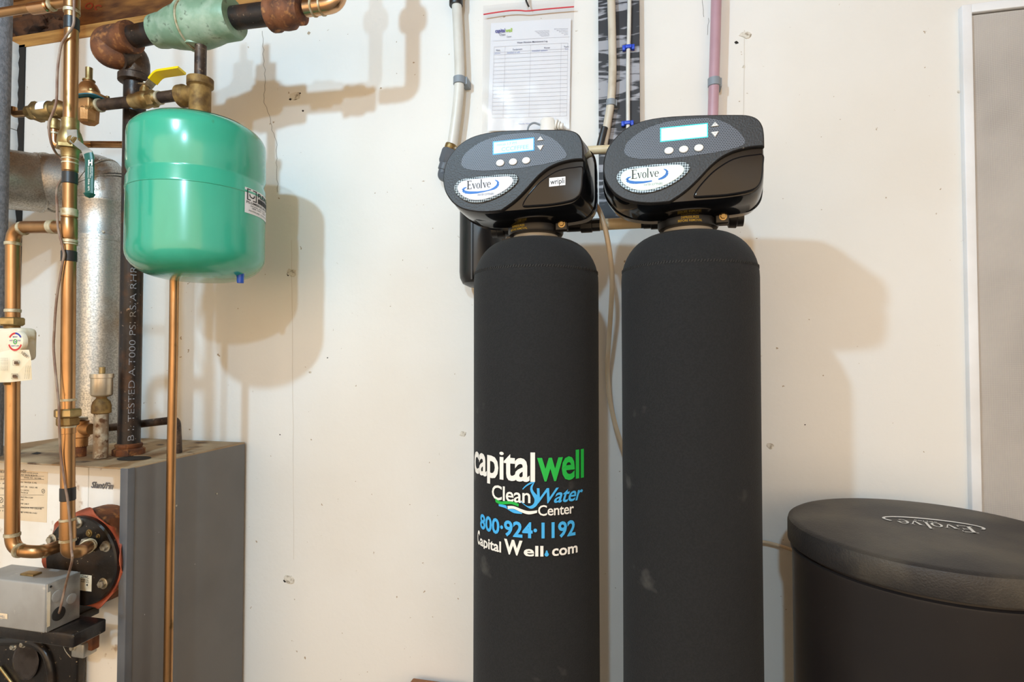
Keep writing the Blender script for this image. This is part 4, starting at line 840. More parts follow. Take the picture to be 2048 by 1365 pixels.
def make_softener(c, dz, label, tag, emb, lcd, glow, twist, lettering):
    cx, cy = c
    t = root('water_softener', (cx, cy, 0), label, 'water softener')
    V = lambda x, z, y: Vector((cx+x*math.cos(twist)-(y-YS)*math.sin(twist)*1, cy+(y-YS)*math.cos(twist)+x*math.sin(twist), z+dz))
    # jacket
    zs = ztank-.062; prof = [(.0, .02), (JR*.9, .02), (JR, .05), (JR*1.0, .4), (JR*.995, .8), (JR, zs-.03)]
    for i in range(0, 13):
        a_ = i/12*PI/2; prof.append((.043+(JR-.043)*math.cos(a_)**.86, zs-.03+(ztank-zs+.03)*math.sin(a_)))
    jk = obj('tank_jacket', lathe(MB(), [(r, h+(dz if h > .3 else 0)) for r, h in prof], (cx, cy, 0), seg=96), JACKET, t, 'black knitted tank jacket')
    obj('tank_foot', lathe(MB(), [(JR*1.02, 0), (JR*1.02, .05), (JR*.98, .055)], (cx, cy, 0), seg=48), BLKP, t)
    sr = JR*.985; sz = zs+dz-.010
    mb = MB(); n = 150
    for k in range(n):
        a_ = 2*PI*k/n; p = Vector((cx+sr*1.002*math.cos(a_), cy+sr*1.002*math.sin(a_), sz)); d = Vector((-math.sin(a_), math.cos(a_), 0))
        obox(mb, p, d*.0016, Vector((math.cos(a_), math.sin(a_), 0))*.0009, Vector((0, 0, 1))*.0028*(1 if k % 2 else .7)+d*.0012)
    so = obj('seam_stitching', mb, mat('stitch', (40, 39, 38), .9), jk)
    zt = ztank+dz
    obj('neck_ring', lathe(MB(), [(.046, -.004), (.047, .004), (.046, .012), (.03, .013)], (cx, cy, zt), seg=40), mat('neck_grey', (182, 178, 170), .5), t, 'pale grey neck ring')
    cl = obj('clamp_collar', lathe(MB(), [(.048, .008), (.056, .010), (.058, .014), (.058, .034), (.055, .038), (.05, .039), (.046, .044), (.046, .075), (.03, .08)], (cx, cy, zt), seg=48), BLKP, t)
    mb = MB(); q = V(.060, 0, YS-.030); obox(mb, Vector((q.x, q.y, zt+.023)), Vector((.012, 0, 0)), Vector((0, .010, 0)), Vector((0, 0, .012)), .002); obj('clamp_lug', mb, BLKP, t)
    bolt(t, Vector((q.x+.001, q.y-.010, zt+.023)), (0, -1, 0), .005, .006, BRASS)
    # caution text on the collar
    mb = MB()
    for s_, u0, u1, z_, h in (('CAUTION', -.40, .12, .0262, .0072), ('DEPRESSURIZE', -.42, .14, .0195, .0042), ('BEFORE REMOVAL', -.52, .24, .0135, .0042)):
        put_text(mb, s_, lambda u, v: Vector((cx+.0588*math.sin(tag+u0+(u1-u0)*u), cy-.0588*math.cos(tag+u0+(u1-u0)*u), zt+z_+v*h)), .01)
    obj('caution_print', mb, PY_, cl)
    # valve body and ports under the cover
    vb_ = obj('valve_body', box(MB(), (cx-.07, cy-.07, zt+.05), (cx+.075, cy+.09, zt+.11), .02), BLKP, t)
    for sx_ in (-1, 1):
        inner = (sx_ > 0) == lettering                  # this port faces the other softener
        pf = [(.013, 0), (.013, .036)] if inner else [(.016, 0), (.016, .03), (.021, .032), (.022, .046), (.019, .048), (.019, .06)]
        obj('port_union', lathe(MB(), pf, (cx+sx_*.055, YV, ZV), (sx_, 0, 0), 16), BLKP, vb_)
    # cover: back rim -> front
    oF = smooth_poly(head_pts(OUT), 3); cxm = sum(p[0] for p in oF)/len(oF); czm = sum(p[1] for p in oF)/len(oF)
    def sc(k, dxx=0, dzz=0): return [(cxm+(x-cxm)*k[0]+dxx, czm+(z-czm)*k[1]+dzz) for x, z in oF]
    YBk = YF+.10
    rings = [[V(x, z, y) for x, z in sc(k, dxx, dzz)] for y, k, dxx, dzz in ((YBk+.03, (.97, .94), .004, -.006), (YBk+.028, (1.07, 1.05), .004, -.003), (YBk, (1.08, 1.065), .004, -.003), (YBk-.004, (1.08, 1.065), .004, -.003), (YBk-.006, (1.06, 1.045), .004, -.003), (YF+.05, (1.04, 1.03), .002, -.002), (YF+.006, (1.0, 1.0), 0, 0), (YF+.002, (.985, .975), 0, 0))]
    hd = obj('control_head', layers(MB(), rings), BLKG, t, 'glossy black control head cover')
    # textured bezel
    iS = [i for i, p in enumerate(OUT) if p == (1646, 400)][0]; iE = [i for i, p in enumerate(OUT) if p == (760, 924)][0]
    SCUR = [(1560, 408), (1470, 422), (1360, 452), (1250, 505), (1150, 585), (1060, 680), (970, 770), (880, 845)]
    poly = smooth_poly(head_pts(OUT[:iS+1]), 3, False)+smooth_poly(head_pts([(1646, 405)]+SCUR+[(762, 922)]), 3, False)+smooth_poly(head_pts(OUT[iE:]+[OUT[0]]), 3, False)[:-1]
    clean = [poly[0]]
    for p in poly[1:]:
        if math.hypot(p[0]-clean[-1][0], p[1]-clean[-1][1]) > .0008: clean.append(p)
    if math.hypot(clean[0][0]-clean[-1][0], clean[0][1]-clean[-1][1]) < .0008: clean.pop()
    rings = [[V(x, z, y) for x, z in (inset(clean, d) if d else clean)] for y, d in ((YF+.006, 0), (YF-.002, 0), (YF-.005, .0012), (YF-.006, .0026))]
    bz = obj('face_bezel', layers(MB(), rings), BLKT, hd, 'textured charcoal bezel')
    # glossy lower window
    GL = [(1640, 470), (1540, 472), (1440, 485), (1340, 515), (1240, 572), (1150, 640), (1060, 735), (1010, 800), (985, 850), (1000, 875), (1100, 872), (1300, 858), (1480, 828), (1560, 800), (1610, 750), (1632, 680), (1640, 580)]
    gp_ = smooth_poly(head_pts(GL), 3); rings = [[V(x, z, y) for x, z in (inset(gp_, d) if d else gp_)] for y, d in ((YF+.004, 0), (YF-.001, 0), (YF-.0028, .0012), (YF-.0034, .003))]
    gw = obj('gloss_panel', layers(MB(), rings), BLKG, hd)
    E_ = .0066
    def face(name, pts, m, e=E_, sm=3, thick=0, parent=hd, lab=None):
        pl = smooth_poly(head_pts(pts), sm) if sm else head_pts(pts)
        if thick: return obj(name, layers(MB(), [[V(x, z, YF-e) for x, z in pl], [V(x, z, YF-e-thick*.6) for x, z in pl], [V(x, z, YF-e-thick) for x, z in inset(pl, thick*.5)]]), m, parent, lab)
        return obj(name, put_poly(MB(), pl, lambda x, z: V(x, z, YF-e)), m, parent, lab)
    face('speaker_grille', [(332, 440), (352, 375), (430, 300), (560, 225), (760, 165), (1000, 140), (1150, 143), (1290, 185), (1390, 255), (1445, 320), (1462, 365), (1430, 398), (1300, 437), (1100, 472), (900, 497), (700, 514), (500, 518), (385, 500), (340, 470)], 'grille_cells', lab='oval grille of fine cells')
    face('screen_glow_border', [(668, 228), (1114, 184), (1116, 318), (668, 362)], glow, E_+.0003, 0)  # display's glow, put in as an emitting coloured border
    sn = face('screen', [(680, 238), (1105, 195), (1105, 310), (680, 350)], lcd, E_+.0006, 0, lab='lit display screen')
    mb = MB(); A_, B_, D_ = fcx(680, 238), fcx(1105, 195), fcx(680, 350)
    def lcdm(u, v): return V(A_[0]+(B_[0]-A_[0])*u+(D_[0]-A_[0])*(1-v), A_[1]+(B_[1]-A_[1])*u+(D_[1]-A_[1])*(1-v), YF-E_-.0009)
    if lettering:
        put_text(mb, 'mm:ss 1.7 PM', lambda u, v: lcdm(.08+.5*u, .66+.2*v)); put_text(mb, 'CCCFFFEE', lambda u, v: lcdm(.2+.68*u, .14+.34*v))
    else:
        put_text(mb, '1:12 PM', lambda u, v: lcdm(.32+.24*u, .58+.22*v)); put_text(mb, '12/17', lambda u, v: lcdm(.38+.12*u, .3+.1*v))
    obj('screen_digits', mb, mat('digit_grey', (150, 178, 200), .6), sn)
    for x, y in ((750, 443), (888, 431), (1029, 418)):
        pts = [(x+44*math.cos(a_), y-33*math.sin(a_)-4*math.cos(a_)) for a_ in [2*PI*i/20 for i in range(20)]]
        face('button_surround', [(x+(px-x)*1.16, y+(py-y)*1.18) for px, py in pts], BLKP, E_+.0002, 0); face('round_button', pts, BTN, E_+.0003, 0, .002)
    for pts, ch in (([(1142, 222), (1180, 176), (1216, 214)], '+'), ([(1142, 272), (1216, 264), (1182, 320)], '-')):
        bt_ = face('arrow_button', pts, BTN, E_+.0003, 0, .002)
        cxa, cya = sum(p[0] for p in pts)/3, sum(p[1] for p in pts)/3; a_ = fcx(cxa-9, cya+7); b_ = fcx(cxa+9, cya+5)
        obj('arrow_mark', put_text(MB(), ch, lambda u, v: V(a_[0]+(b_[0]-a_[0])*u, a_[1]+v*.004, YF-E_-.0027)), PGR, bt_)
    EM = [(256, 702), (275, 645), (340, 605), (480, 583), (680, 563), (850, 550), (915, 556), (948, 590), (935, 640), (870, 705), (770, 768), (660, 815), (550, 842), (440, 842), (340, 805), (280, 755)]
    face('emblem_border', EM, 'emblem_weave', E_+.0002, 3, .002)
    ex, ey = 590, 690; IN = [(ex+(x-ex)*.86-6, ey+(y-ey)*.80+2) for x, y in EM]
    em = face('emblem_plate', IN, emb, E_+.0022, 3, .0008, lab='pale badge plate with dark lettering')
    ee = E_+.0034
    def em_map(x, y): a_ = fcx(x, y); return V(a_[0], a_[1], YF-ee)
    mb = MB()
    for q in evolve_polys(): put_poly(mb, q, lambda u, v: em_map(398+265*u, 712-26*u*.9-v*84))
    put_text(mb, 'WATER SOFTENERS', lambda u, v: em_map(512+178*u, 778-14*u-v*20), -.01); obj('badge_lettering', mb, PK, em)
    mb = MB()
    sw = [(700, 618, 3), (728, 632, 9), (735, 652, 12), (722, 680, 13), (690, 702, 11), (650, 716, 6)]
    sw2 = [(395, 690, 3), (362, 704, 9), (356, 722, 13), (378, 738, 14), (430, 745, 13), (510, 742, 10), (592, 730, 6)]
    for s_ in (sw, sw2):
        for (xa, ya, wa), (xb, yb_, wb_) in zip(s_, s_[1:]):
            d = Vector((xb-xa, yb_-ya)).normalized(); n_ = Vector((-d.y, d.x)); put_poly(mb, [(xa+n_.x*wa, ya+n_.y*wa), (xb+n_.x*wb_, yb_+n_.y*wb_), (xb-n_.x*wb_, yb_-n_.y*wb_), (xa-n_.x*wa, ya-n_.y*wa)], em_map)
    if lettering:
        sm_ = [(592, 730, 6), (625, 722, 5), (650, 716, 6)]
        for (xa, ya, wa), (xb, yb_, wb_) in zip(sm_, sm_[1:]): put_poly(mb, [(xa, ya+wa), (xb, yb_+wb_), (xb, yb_-wb_), (xa, ya-wa)], em_map)
    obj('badge_swoosh', mb, PBL, em)
    if lettering:
        k = 1.14
        q = [(1275, 588), (1450, 572), (1450, 658), (1275, 676)]
        sk = face('small_sticker', q, PAPER, .0036, 0, .0006, gw); mb = MB(); a_, b_ = fcx(1288, 655), fcx(1438, 640)
        put_text(mb, 'wripli', lambda u, v: V(a_[0]+(b_[0]-a_[0])*u, a_[1]+(b_[1]-a_[1])*u+v*.010, YF-.0046), .005); obj('sticker_print', mb, PK, gw)
    return t, jk
tR, jR = make_softener(cR, 0, 'plain black water softener without lettering, its display glowing cyan, beside the lidded black tank', math.radians(8), EMB_GLOW, 'lcd_cyan', 'lcd_glow_cyan', math.radians(-.6), False)
dzL = P(1072, 482, YS).z-ztank
tL, jL = make_softener(cL, dzL, 'black water softener with white, green and blue company lettering on its jacket', math.radians(-20), EMB_L, 'lcd_blue', 'lcd_glow_blue', math.radians(-.6), True)
# lettering of the left jacket
def jm(x0, x1, yt, yb): return cyl_map(cL[0], cL[1], JR, x0, x1, yt, yb, .0016)
def C5(x, y): return 930+x*290/1414, 860+y*280/1365
def xstretch(v, xh=.72, to=.86): return v if v <= 0 else v*to/xh if v < xh else to+(v-xh)*(1.06-to)/(1.06-xh)
def jline(mb, m, lab): return obj('jacket_lettering', mb, m, jL, lab)
def jtext(s, x0, x1, yt, yb, m, bold, shear=0, desc=1., space=1., st=None):
    a, b = C5(x0, yt), C5(x1, yb); f = jm(a[0], b[0], a[1], b[1])
    jline(put_text(MB(), s, (lambda u, v: f(u, xstretch(v))) if st else f, bold, shear, space, desc), m, {'print_white': 'white print', 'print_green': 'green print', 'print_blue': 'blue print'}[m.name])
jtext('capital', 100, 683, 214, 484, PW, .020, 0, .7, .97, 1); jtext('well', 703, 1153, 214, 484, PG, .024, 0, 1, .97, 1)
jtext('Clean', 268, 638, 560, 700, PW, .012, 0, 1, .95); jtext('Water', 700, 1145, 562, 705, PB, .014, .35, 1, .95); jtext('Center', 712, 1057, 730, 830, PW, .012, 0, 1, .95)
jtext('800\u00b7924\u00b71192', 155, 1072, 902, 1050, PB, .028, 0, 1, 1.0)
f = jm(*[C5(130, 0)[0], C5(1092, 0)[0]], C5(0, 1085)[1], C5(0, 1230)[1])
for s_, u0, u1, h in (('C', 0, .045, .98), ('apital', .05, .32, .74), ('W', .35, .515, 1), ('ell', .525, .688, .70), ('com', .76, 1, .72)):
    jline(put_text(MB(), s_, lambda u, v: f(u0+(u1-u0)*u, v*h), .040 if s_ in 'CW' else .024, 0, 1.0, .45), PW, 'white print')
jline(put_poly(MB(), [(.715+.018*math.cos(t_)*(1 if math.sin(t_) < .3 else .6), .14+(.16 if math.sin(t_) < 0 else .26)*math.sin(t_)) for t_ in [2*PI*i/16 for i in range(16)]], f), PB, 'blue drop')
fjm = jm(C5(540, 0)[0], C5(1060, 0)[0], C5(0, 500)[1], C5(0, 830)[1])
fj = lambda x, y: fjm((x-540)/520, 1-(y-500)/330)
def sp2(p): return smooth_poly(p, 4, False)
def band_poly(m, lab, up_, lo_):
    up_, lo_ = sp2(up_), sp2(lo_); mb = MB(); n = len(up_)
    mb.add([fj(*p) for p in up_+lo_], [(i, i+1, n+i+1, n+i) for i in range(n-1)], False); jline(mb, m, lab)
band_poly(PB, 'blue drop outline', [(676, 505), (640, 545), (634, 590), (655, 640), (672, 680), (660, 725), (610, 745), (545, 700)], [(676, 505), (655, 560), (665, 600), (705, 650), (708, 700), (685, 745), (630, 768), (540, 705)])
band_poly(PB, 'blue drop outline', [(560, 580), (590, 545), (630, 515), (676, 505)], [(566, 586), (596, 555), (634, 530), (676, 510)])
band_poly(PG, 'green wave', [(275, 705), (340, 725), (400, 715), (460, 710), (527, 728)], [(285, 742), (340, 755), (400, 745), (460, 738), (525, 756)])
band_poly(PB, 'blue wave', [(318, 755), (400, 757), (415, 790), (480, 785), (560, 815)], [(320, 775), (390, 783), (430, 800), (480, 822), (555, 824)])
band_poly(PW, 'white wave', [(415, 760), (480, 755), (560, 780), (620, 793), (697, 783)], [(418, 790), (480, 782), (550, 808), (620, 825), (695, 808)])

# ================================================================ BRINE TANK
h_ = .31; lz = CAM.z-h_; lc = PZ(1, 1, lz)
fwd, rgt = 3.30*h_, 2.392*h_; bc = Vector((fwd*_F.x+rgt*_R.x, fwd*_F.y+rgt*_R.y, 0)); BR = .728*h_
bt = root('brine_tank', bc, 'round black brine tank with a dusty logo lid below the window', 'brine tank')
obj('tub', lathe(MB(), [(0, .0), (BR*.94, .0), (BR*.965, .02), (BR*.965, lz-.064), (BR*.98, lz-.056), (BR*.98, lz-.052), (BR*.95, lz-.050), (BR*.95, lz-.03)], bc, seg=96), TUBM, bt)
ld = obj('lid', lathe(MB(), [(BR*.96, lz-.042), (BR*.99, lz-.044), (BR*1.0, lz-.041), (BR*1.0, lz-.010), (BR*.992, lz-.003), (BR*.97, lz), (BR*.94, lz+.001), (BR*.6, lz+.002), (0, lz+.002)], bc, seg=96), LIDM, bt, 'dusty black lid')
def C6(x, y): return 1560+x*488/1686, 970+y*395/1365
LZ = lz+.0030
pE, pe = PZ(*C6(1325, 290), LZ), PZ(*C6(785, 235), LZ)
xd = (pe-pE); Ll = xd.length; xd.normalize(); yd = Vector((0, 0, 1)).cross(xd)
mb = MB()
for q in evolve_polys(): put_poly(mb, q, lambda u, v: pE+xd*(Ll*u)+yd*(v*Ll*.36))
put_text(mb, 'series', lambda u, v: pE+xd*(Ll*(.42+.30*u))+yd*(-.075*Ll+v*Ll*.06), .0)
cm = pE+xd*Ll*.5+yd*Ll*.02; 
for q in ring_poly(0, 0, .66, .27, .62, .20, 160, 390, 30): put_poly(mb, q, lambda u, v: cm+xd*(Ll*u)+yd*(v*Ll))
obj('lid_logo', mb, PW, ld, 'white printed lid logo')

# ================================================================ WALL TUBES, BOARD, BAG
def wall_tube(name, pts, rpx, Y, m, label, seg=16, cat='pipe'):
    t = root(name, P(pts[-1][0], pts[-1][1], Y), label, cat)
    mb = MB(); tube(mb, spline([P(x, y, Y if len(p_) == 0 else p_[0]) for x, y, *p_ in pts], 6), rpx*S(pts[0][0], 150, Y), seg); obj('tube', mb, m, t); return t
def clip(parent, x, y, Y, w_, h_, m, name='pipe_clip', back=DW):
    c = P(x, y, Y); u = S(x, y, Y); mb = MB()
    lathe(mb, [(w_*u*.86, -h_*u), (w_*u, -h_*u*.9), (w_*u, h_*u*.9), (w_*u*.86, h_*u)], c, (0, 0, 1), 20)
    box(mb, (c.x+w_*u*.3, c.y, c.z-h_*u), (c.x+w_*u*1.25, back+.001, c.z+h_*u), .001); return obj(name, mb, m, parent)
yt = DW-.035
t = wall_tube('white_water_tube', [(912, -210), (912, -40), (916, 60), (919, 140), (917, 190), (911, 245), (903, 298)], 10, yt, PEX, 'translucent white water tube clipped to the wall left of the log sheet')
clip(t, 919, 162, yt, 12.5, 7.5, CLIPG)
c = P(912, 3, yt); u = S(912, 3, yt); obj('black_coupling', lathe(MB(), [(13*u, -9*u), (13.5*u, -8*u), (13.5*u, 40*u), (11*u, 40*u)], c, seg=20), BLKP, t)
a, b = P(901, 296, yt), P(886, 345, yt); d = (b-a)
obj('brass_collar', lathe(MB(), [(11*u, -.010), (12*u, -.008), (12*u, .004), (11*u, .006)], a, d, 18), BRASS, t)
mb = MB(); hexa(mb, a+d.normalized()*.004, d, 15*u, 30*u); lathe(mb, [(12*u, 30*u), (12*u, 46*u)], a, d, 18); tube(mb, fillet([a+d.normalized()*44*u, P(884, 352, yt), P(930, 372, yt-.05)], .02), 10*u, 14); obj('grey_elbow', mb, mat('dark_grey_plastic', (86, 92, 100), .5), t)
t = wall_tube('pink_water_pipe', [(1433, -210), (1433, -40), (1431, 60), (1428, 160), (1425, 260), (1423, 330)], 10.2, yt, PINK, 'faded pink water pipe clipped to the wall above the plain softener')
clip(t, 1428, 165, yt, 12, 8.5, CLIPG)
# streaked board
yb_ = DW-.024
mb = MB(); a, b = P(1198, 430, yb_), P(1281, 430, yb_); zt_ = 2.08; zb_ = P(1240, 436, yb_).z
def rbox(x0, x1, z0, z1, r, n=6):
    q = [(x0, z1), (x1, z1)]; q += [(x1-r+r*math.cos(t_), z0+r-r*math.sin(t_)) for t_ in [PI/2*i/n for i in range(n+1)]]; q += [(x0+r-r*math.sin(t_), z0+r-r*math.cos(t_)) for t_ in [PI/2*i/n for i in range(n+1)]]; return q
q = rbox(a.x, b.x, zb_, zt_, .018)
layers(mb, [[Vector((x, y, z)) for x, z in q] for y in (DW, yb_)], smooth=False)
obj('streaked_board', mb, 'streaked_board', label='black board with pale horizontal streaks fixed upright behind the softeners', cat='board')
yt2 = yb_-.014
t = wall_tube('beige_water_tube', [(1222, -210), (1222, -40), (1224, 60), (1225, 140), (1222, 200), (1216, 240), (1207, 292)], 8, yt2, PEXB, 'beige water tube clipped on the streaked black board')
clip(t, 1222, 206, yt2, 9.5, 6.5, CLIPG, back=yb_)
mb = MB(); tube(mb, spline([P(1209, 255, yt2-.012), P(1204, 275, yt2-.012), P(1199, 296, yt2-.01)]), 7*S(1205, 270, yt2), 14); obj('tape_wrap', mb, TAPE, t)
t = wall_tube('white_slim_tube', [(1259, -210), (1259, -40), (1258, 60), (1256, 130), (1256, 260)], 4, yb_-.008, PEX, 'slim white tube held by blue clips on the streaked black board', 12)
for x, y in ((1257, 95), (1255, 247)):
    c = P(x, y, yb_-.008); u = S(x, y, yb_); mb = MB()
    box(mb, (c.x-6*u, c.y-.008, c.z-3.5*u), (c.x+6*u, yb_, c.z+3.5*u), .0015)
    for s_ in (-1, 1): box(mb, (c.x+s_*9*u-3*u, c.y-.003, c.z-5*u), (c.x+s_*9*u+3*u, yb_, c.z+5*u), .0015)
    obj('blue_clip', mb, CLIPB, t)
# log sheet in its bag
bag = root('plastic_bag', P(1055, 262, DW-.012), 'clear zip bag with a red closure hanging on the wall', 'bag')
by = DW-.012
def grid(mb, fn, nx, nz): mb.add([fn(i/nx, j/nz) for j in range(nz+1) for i in range(nx+1)], [(j*(nx+1)+i, j*(nx+1)+i+1, (j+1)*(nx+1)+i+1, (j+1)*(nx+1)+i) for j in range(nz) for i in range(nx)]); return mb
def quad_px(tl, tr_, bl, br_, Y): 
    a, b, c, d = P(*tl, Y), P(*tr_, Y), P(*bl, Y), P(*br_, Y)
    return lambda u, v: (a*(1-u)+b*u)*v+(c*(1-u)+d*u)*(1-v)
qb = quad_px((967, 12), (1149, -4), (964, 275), (1141, 270), by)
obj('bag_film', grid(MB(), lambda u, v: qb(u, v)+Vector((0, -.003*noise.noise(Vector((u*5, v*6, 0)))-.002, 0)), 22, 30), 'clear_film', bag)
zq = [(967, 29), (985, 26), (1018, 21.5), (1040, 21), (1053, 22), (1075, 20), (1100, 17.5), (1148, 13.5)]
mb = MB(); tube(mb, spline([P(x, y, by-.006) for x, y in zq], 4), .0017, 8); obj('red_closure', mb, REDZ, bag)
mb = MB(); tube(mb, spline([P(1051, -12, by-.012), P(1052, 0, by-.012), P(1055, 8, by-.010), P(1058, 14, by-.006)]), .0024, 8); obj('hanging_tie', mb, TAPE, bag)
mb = MB(); box(mb, (P(1049, 0, by).x, by-.016, P(1050, 3, by).z), (P(1055, 0, by).x, by-.008, P(1050, -10, by).z), .001); obj('tie_head', mb, BLUEP, bag)
py_ = DW-.007
qp = quad_px((982, 46), (1142, 37), (975, 262), (1139, 258), py_)
sh = root('log_sheet', P(1055, 262, py_), 'white printed maintenance log sheet inside the clear bag', 'paper')
obj('sheet', grid(MB(), lambda u, v: qp(u, v)+Vector((0, .0012*math.sin(u*4+v*2), 0)), 8, 8), PAPER, sh)
def pm(u, v): return qp(u, v)+Vector((0, -.002, 0))
def ptext(mb, s, u0, u1, v0, h, bold=0): put_text(mb, s, lambda u, v: pm(u0+(u1-u0)*u, v0+h*v), bold)
mb = MB(); ptext(mb, 'capital', .06, .185, .905, .035, .02); obj('print_navy', mb, PNB, sh)
mb = MB(); ptext(mb, 'well', .19, .275, .905, .035, .02); obj('print_lime', mb, PLG, sh)
mb = MB(); ptext(mb, 'Clean', .115, .19, .875, .02); ptext(mb, 'Center', .21, .27, .855, .014); ptext(mb, 'Water Filtration Maintenance Log', .34, .72, .795, .014, .012)
for s_, u0, u1 in (('Date', .08, .13), ('Equipment', .29, .41), ('Notes', .68, .75), ('Tech', .92, .975)): ptext(mb, s_, u0, u1, .735, .013, .01)
for k in range(5): ptext(mb, 'Capital Well Clean Water Center'[:30-3*k], .56+.02*k, .74, .895-.012*k, .006); ptext(mb, '800 924 1192 Maryland service'[:29-3*k], .80+.03*k, .965, .905-.014*k, .006)
obj('print_dark', mb, mat('print_dim', (96, 96, 120), .8), sh)
mb = MB(); ptext(mb, 'Notify Water Center', .39, .64, .05, .012); ptext(mb, '2/3/21', .06, .13, .708, .012); ptext(mb, 'installed m soft', .22, .38, .705, .016); ptext(mb, 'installed system', .53, .72, .712, .015); ptext(mb, 'TH', .93, .97, .715, .012)
obj('handwriting', mb, mat('pen_blue', (120, 136, 190), .8), sh)
mb = MB()
def rule(u0, v0, u1, v1, w_=.0022):
    if abs(v1-v0) < 1e-6: q = [(u0, v0), (u1, v0), (u1, v0+w_), (u0, v0+w_)]
    else: q = [(u0, v0), (u0+w_*1.2, v0), (u0+w_*1.2, v1), (u0, v1)]
    put_poly(mb, q, pm)
rule(.03, .83, .98, .83)
vv = [.775, .722, .70]+[.70-.0365*k for k in range(1, 17)]
for v in vv: rule(.05, v, .965, v)
for u in (.05, .19, .51, .885, .965): rule(u, vv[-1], u, vv[0])
obj('table_rules', mb, mat('rule_grey', (200, 200, 206), .8), sh)
# plug and cable above the left head
pl = root('power_plug', P(1098, 262, DW-.03), 'white power plug with a grey cable above the lettered softener', 'plug')
u = S(1095, 250, DW-.03); c = P(1095, 268, DW-.024)
mb = MB(); rings = []
for k, (rx, dz) in enumerate(((15, 0), (15, 26), (12, 31), (5, 33))): rings.append([c+Vector((rx*u*math.cos(t_), .012*math.sin(t_)*rx/15, dz*u)) for t_ in [2*PI*i/20 for i in range(20)]])
layers(mb, rings); obj('plug_body', mb, PLUG, pl)
for k in range(3): obj('plug_rib', lathe(MB(), [(6*u, 0), ((10-2*k)*u, 1*u), ((10-2*k)*u, 4*u), (6*u, 5*u)], c+Vector(((16+5*k)*u, 0, (18-2*k)*u)), (1, 0, -.25), 14), PLUG, pl)
mb = MB(); tube(mb, spline([P(1080, 250, DW-.03), P(1068, 246, DW-.035), P(1058, 252, DW-.04), P(1055, 266, DW-.04), P(1056, 290, DW-.05)]), 1.9*u, 10); obj('plug_cable', mb, CLIPG, pl)
# pipes behind the heads and between the tanks
def pvc(name, pts, rpx, Y, m, label, fit=()):
    t = root(name, P(pts[0][0], pts[0][1], Y), label, 'pipe'); mb = MB(); tube(mb, [P(x, y, Y) for x, y in pts], rpx*S(pts[0][0], pts[0][1], Y), 18); obj('pipe', mb, m, t)
    for x, y, w_, r in fit:
        u = S(x, y, Y); mb = MB(); lathe(mb, [(r*.7*u, -w_*u), (r*u, -w_*u*.9), (r*u, w_*u*.2), (r*.86*u, w_*u*.25), (r*.86*u, w_*u), (r*.6*u, w_*u)], P(x, y, Y), (1, 0, 0), 10, False); obj('black_union', mb, BLKP, t)
    return t
pvc('upper_cross_pipe', [(1160, 302), (1282, 295)], 8.5, YS-.012, PVC, 'short cream pipe crossing between the two control heads')
lw = root('lower_cross_pipe', P(1243, 452, YV), 'cream pipe with black unions behind the softener necks', 'pipe')
xa, xb = P(1180, 447, YV).x, P(1306, 447, YV).x; u = S(1243, 447, YV)
mb = MB(); tube(mb, [Vector((xa, YV, ZV)), Vector((xb, YV, ZV))], 11.5*u, 18); obj('pipe', mb, PVC, lw)
for x_, w_, sg in ((xa, 20, 1), (xb, 18, -1)):
    mb = MB(); r = 15; lathe(mb, [(r*.7*u, -w_*u), (r*u, -w_*u*.9), (r*u, w_*u*.2), (r*.86*u, w_*u*.25), (r*.86*u, w_*u), (r*.6*u, w_*u)], (x_, YV, ZV), (sg, 0, 0), 10, False); obj('black_union', mb, BLKP, lw)
mb = MB(); DP = [(1178, 388), (1186, 402), (1200, 425), (1211, 460), (1220, 510), (1224, 555), (1223, 600), (1218, 680), (1215, 740), (1220, 800), (1232, 855), (1248, 905), (1262, 960)]
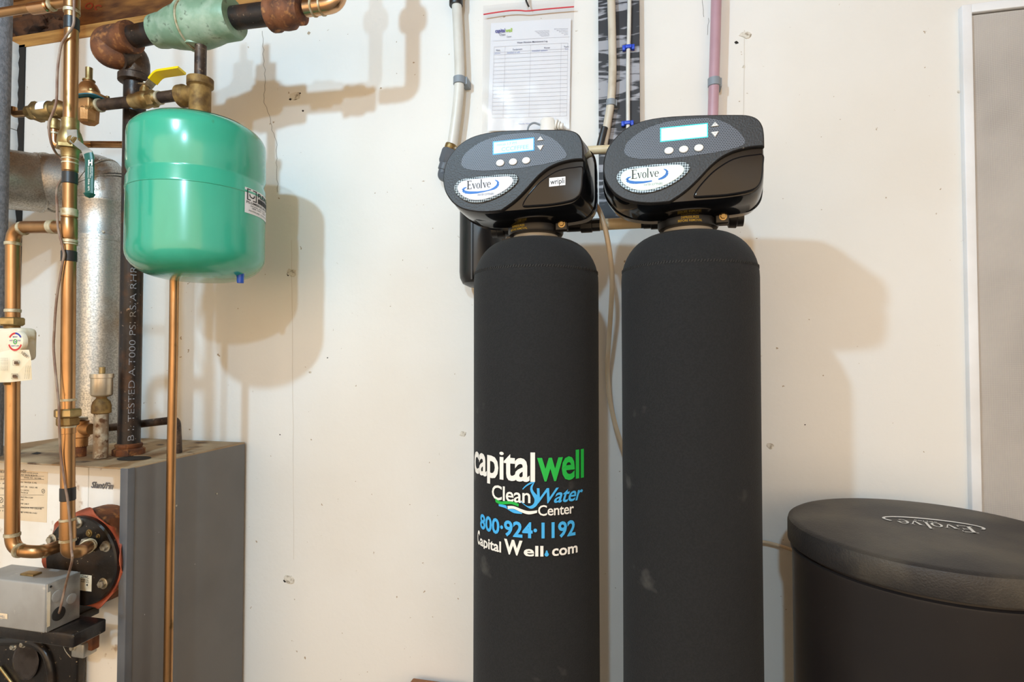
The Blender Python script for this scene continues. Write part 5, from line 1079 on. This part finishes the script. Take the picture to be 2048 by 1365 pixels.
tube(mb, spline([P(1128, 404, YS+.05), P(1158, 390, YS+.052)]+[P(x, y, YS+.054+.166*min(1, max(0, (y-490)/260))) for x, y in DP]+[P(1272, 1100, YS+.22), P(1274, 1300, YS+.22), Vector((P(1274, 1300, YS+.22).x, YS+.22, .004))]), 4.6*S(1215, 600, YS+.2), 12)
obj('drain_tube', mb, TUBT, label='tan drain tube hanging down between the two softener tanks', cat='tube')
mb = MB(); tube(mb, spline([P(1400, 425, YS+.08), P(1412, 500, YS+.14), P(1425, 620, DW-.03), P(1435, 850, DW-.02), P(1455, 1030, DW-.02), P(1500, 1078, DW-.02), P(1535, 1086, DW-.02), P(1565, 1094, DW-.02), P(1600, 1106, DW-.04), Vector((bc.x-.05, bc.y+.19, P(1600, 1106, DW-.04).z-.01))]), 3.4*S(1550, 1090, DW), 10)
obj('brine_line', mb, TUBT, label='thin tan tube running to the brine tank from the plain softener', cat='tube')
# black housing behind the left tank
bh = root('black_filter_housing', P(960, 577, DW-.06), 'smooth black rounded filter housing on the wall behind the lettered softener', 'filter housing')
def cap_prism(x0, x1, yt, yb, Yc, name):
    a, b = P(x0, yb, Yc), P(x1, yb, Yc); r = (b.x-a.x)/2; cx = (a.x+b.x)/2; zt = P(x0, yt, Yc).z; zb = a.z
    prof = [(0, zb), (r*.55, zb+.002), (r*.85, zb+.010), (r*.97, zb+.024), (r, zb+.04), (r*.985, zt)]
    obj(name, lathe(MB(), prof, (cx, Yc, 0), seg=36), BLKP, bh)
cap_prism(921, 1004, 405, 577, DW-.055, 'housing_body')
mb = MB(); box(mb, (P(945, 500, DW-.1).x, DW-.114, P(945, 560, DW-.1).z), (P(948, 500, DW-.1).x, DW-.100, P(945, 420, DW-.1).z)); obj('housing_rib', mb, BLKP, bh)
# something low on the floor by the wall
mb = MB(); a = P(826, 1356, DW-.02); b = P(932, 1363, DW-.02); box(mb, (a.x, DW-.14, 0), (b.x, DW-.02, a.z), .004)
cb = obj('cardboard_box', mb, CARD, label='brown cardboard carton standing against the wall left of the lettered softener', cat='box')
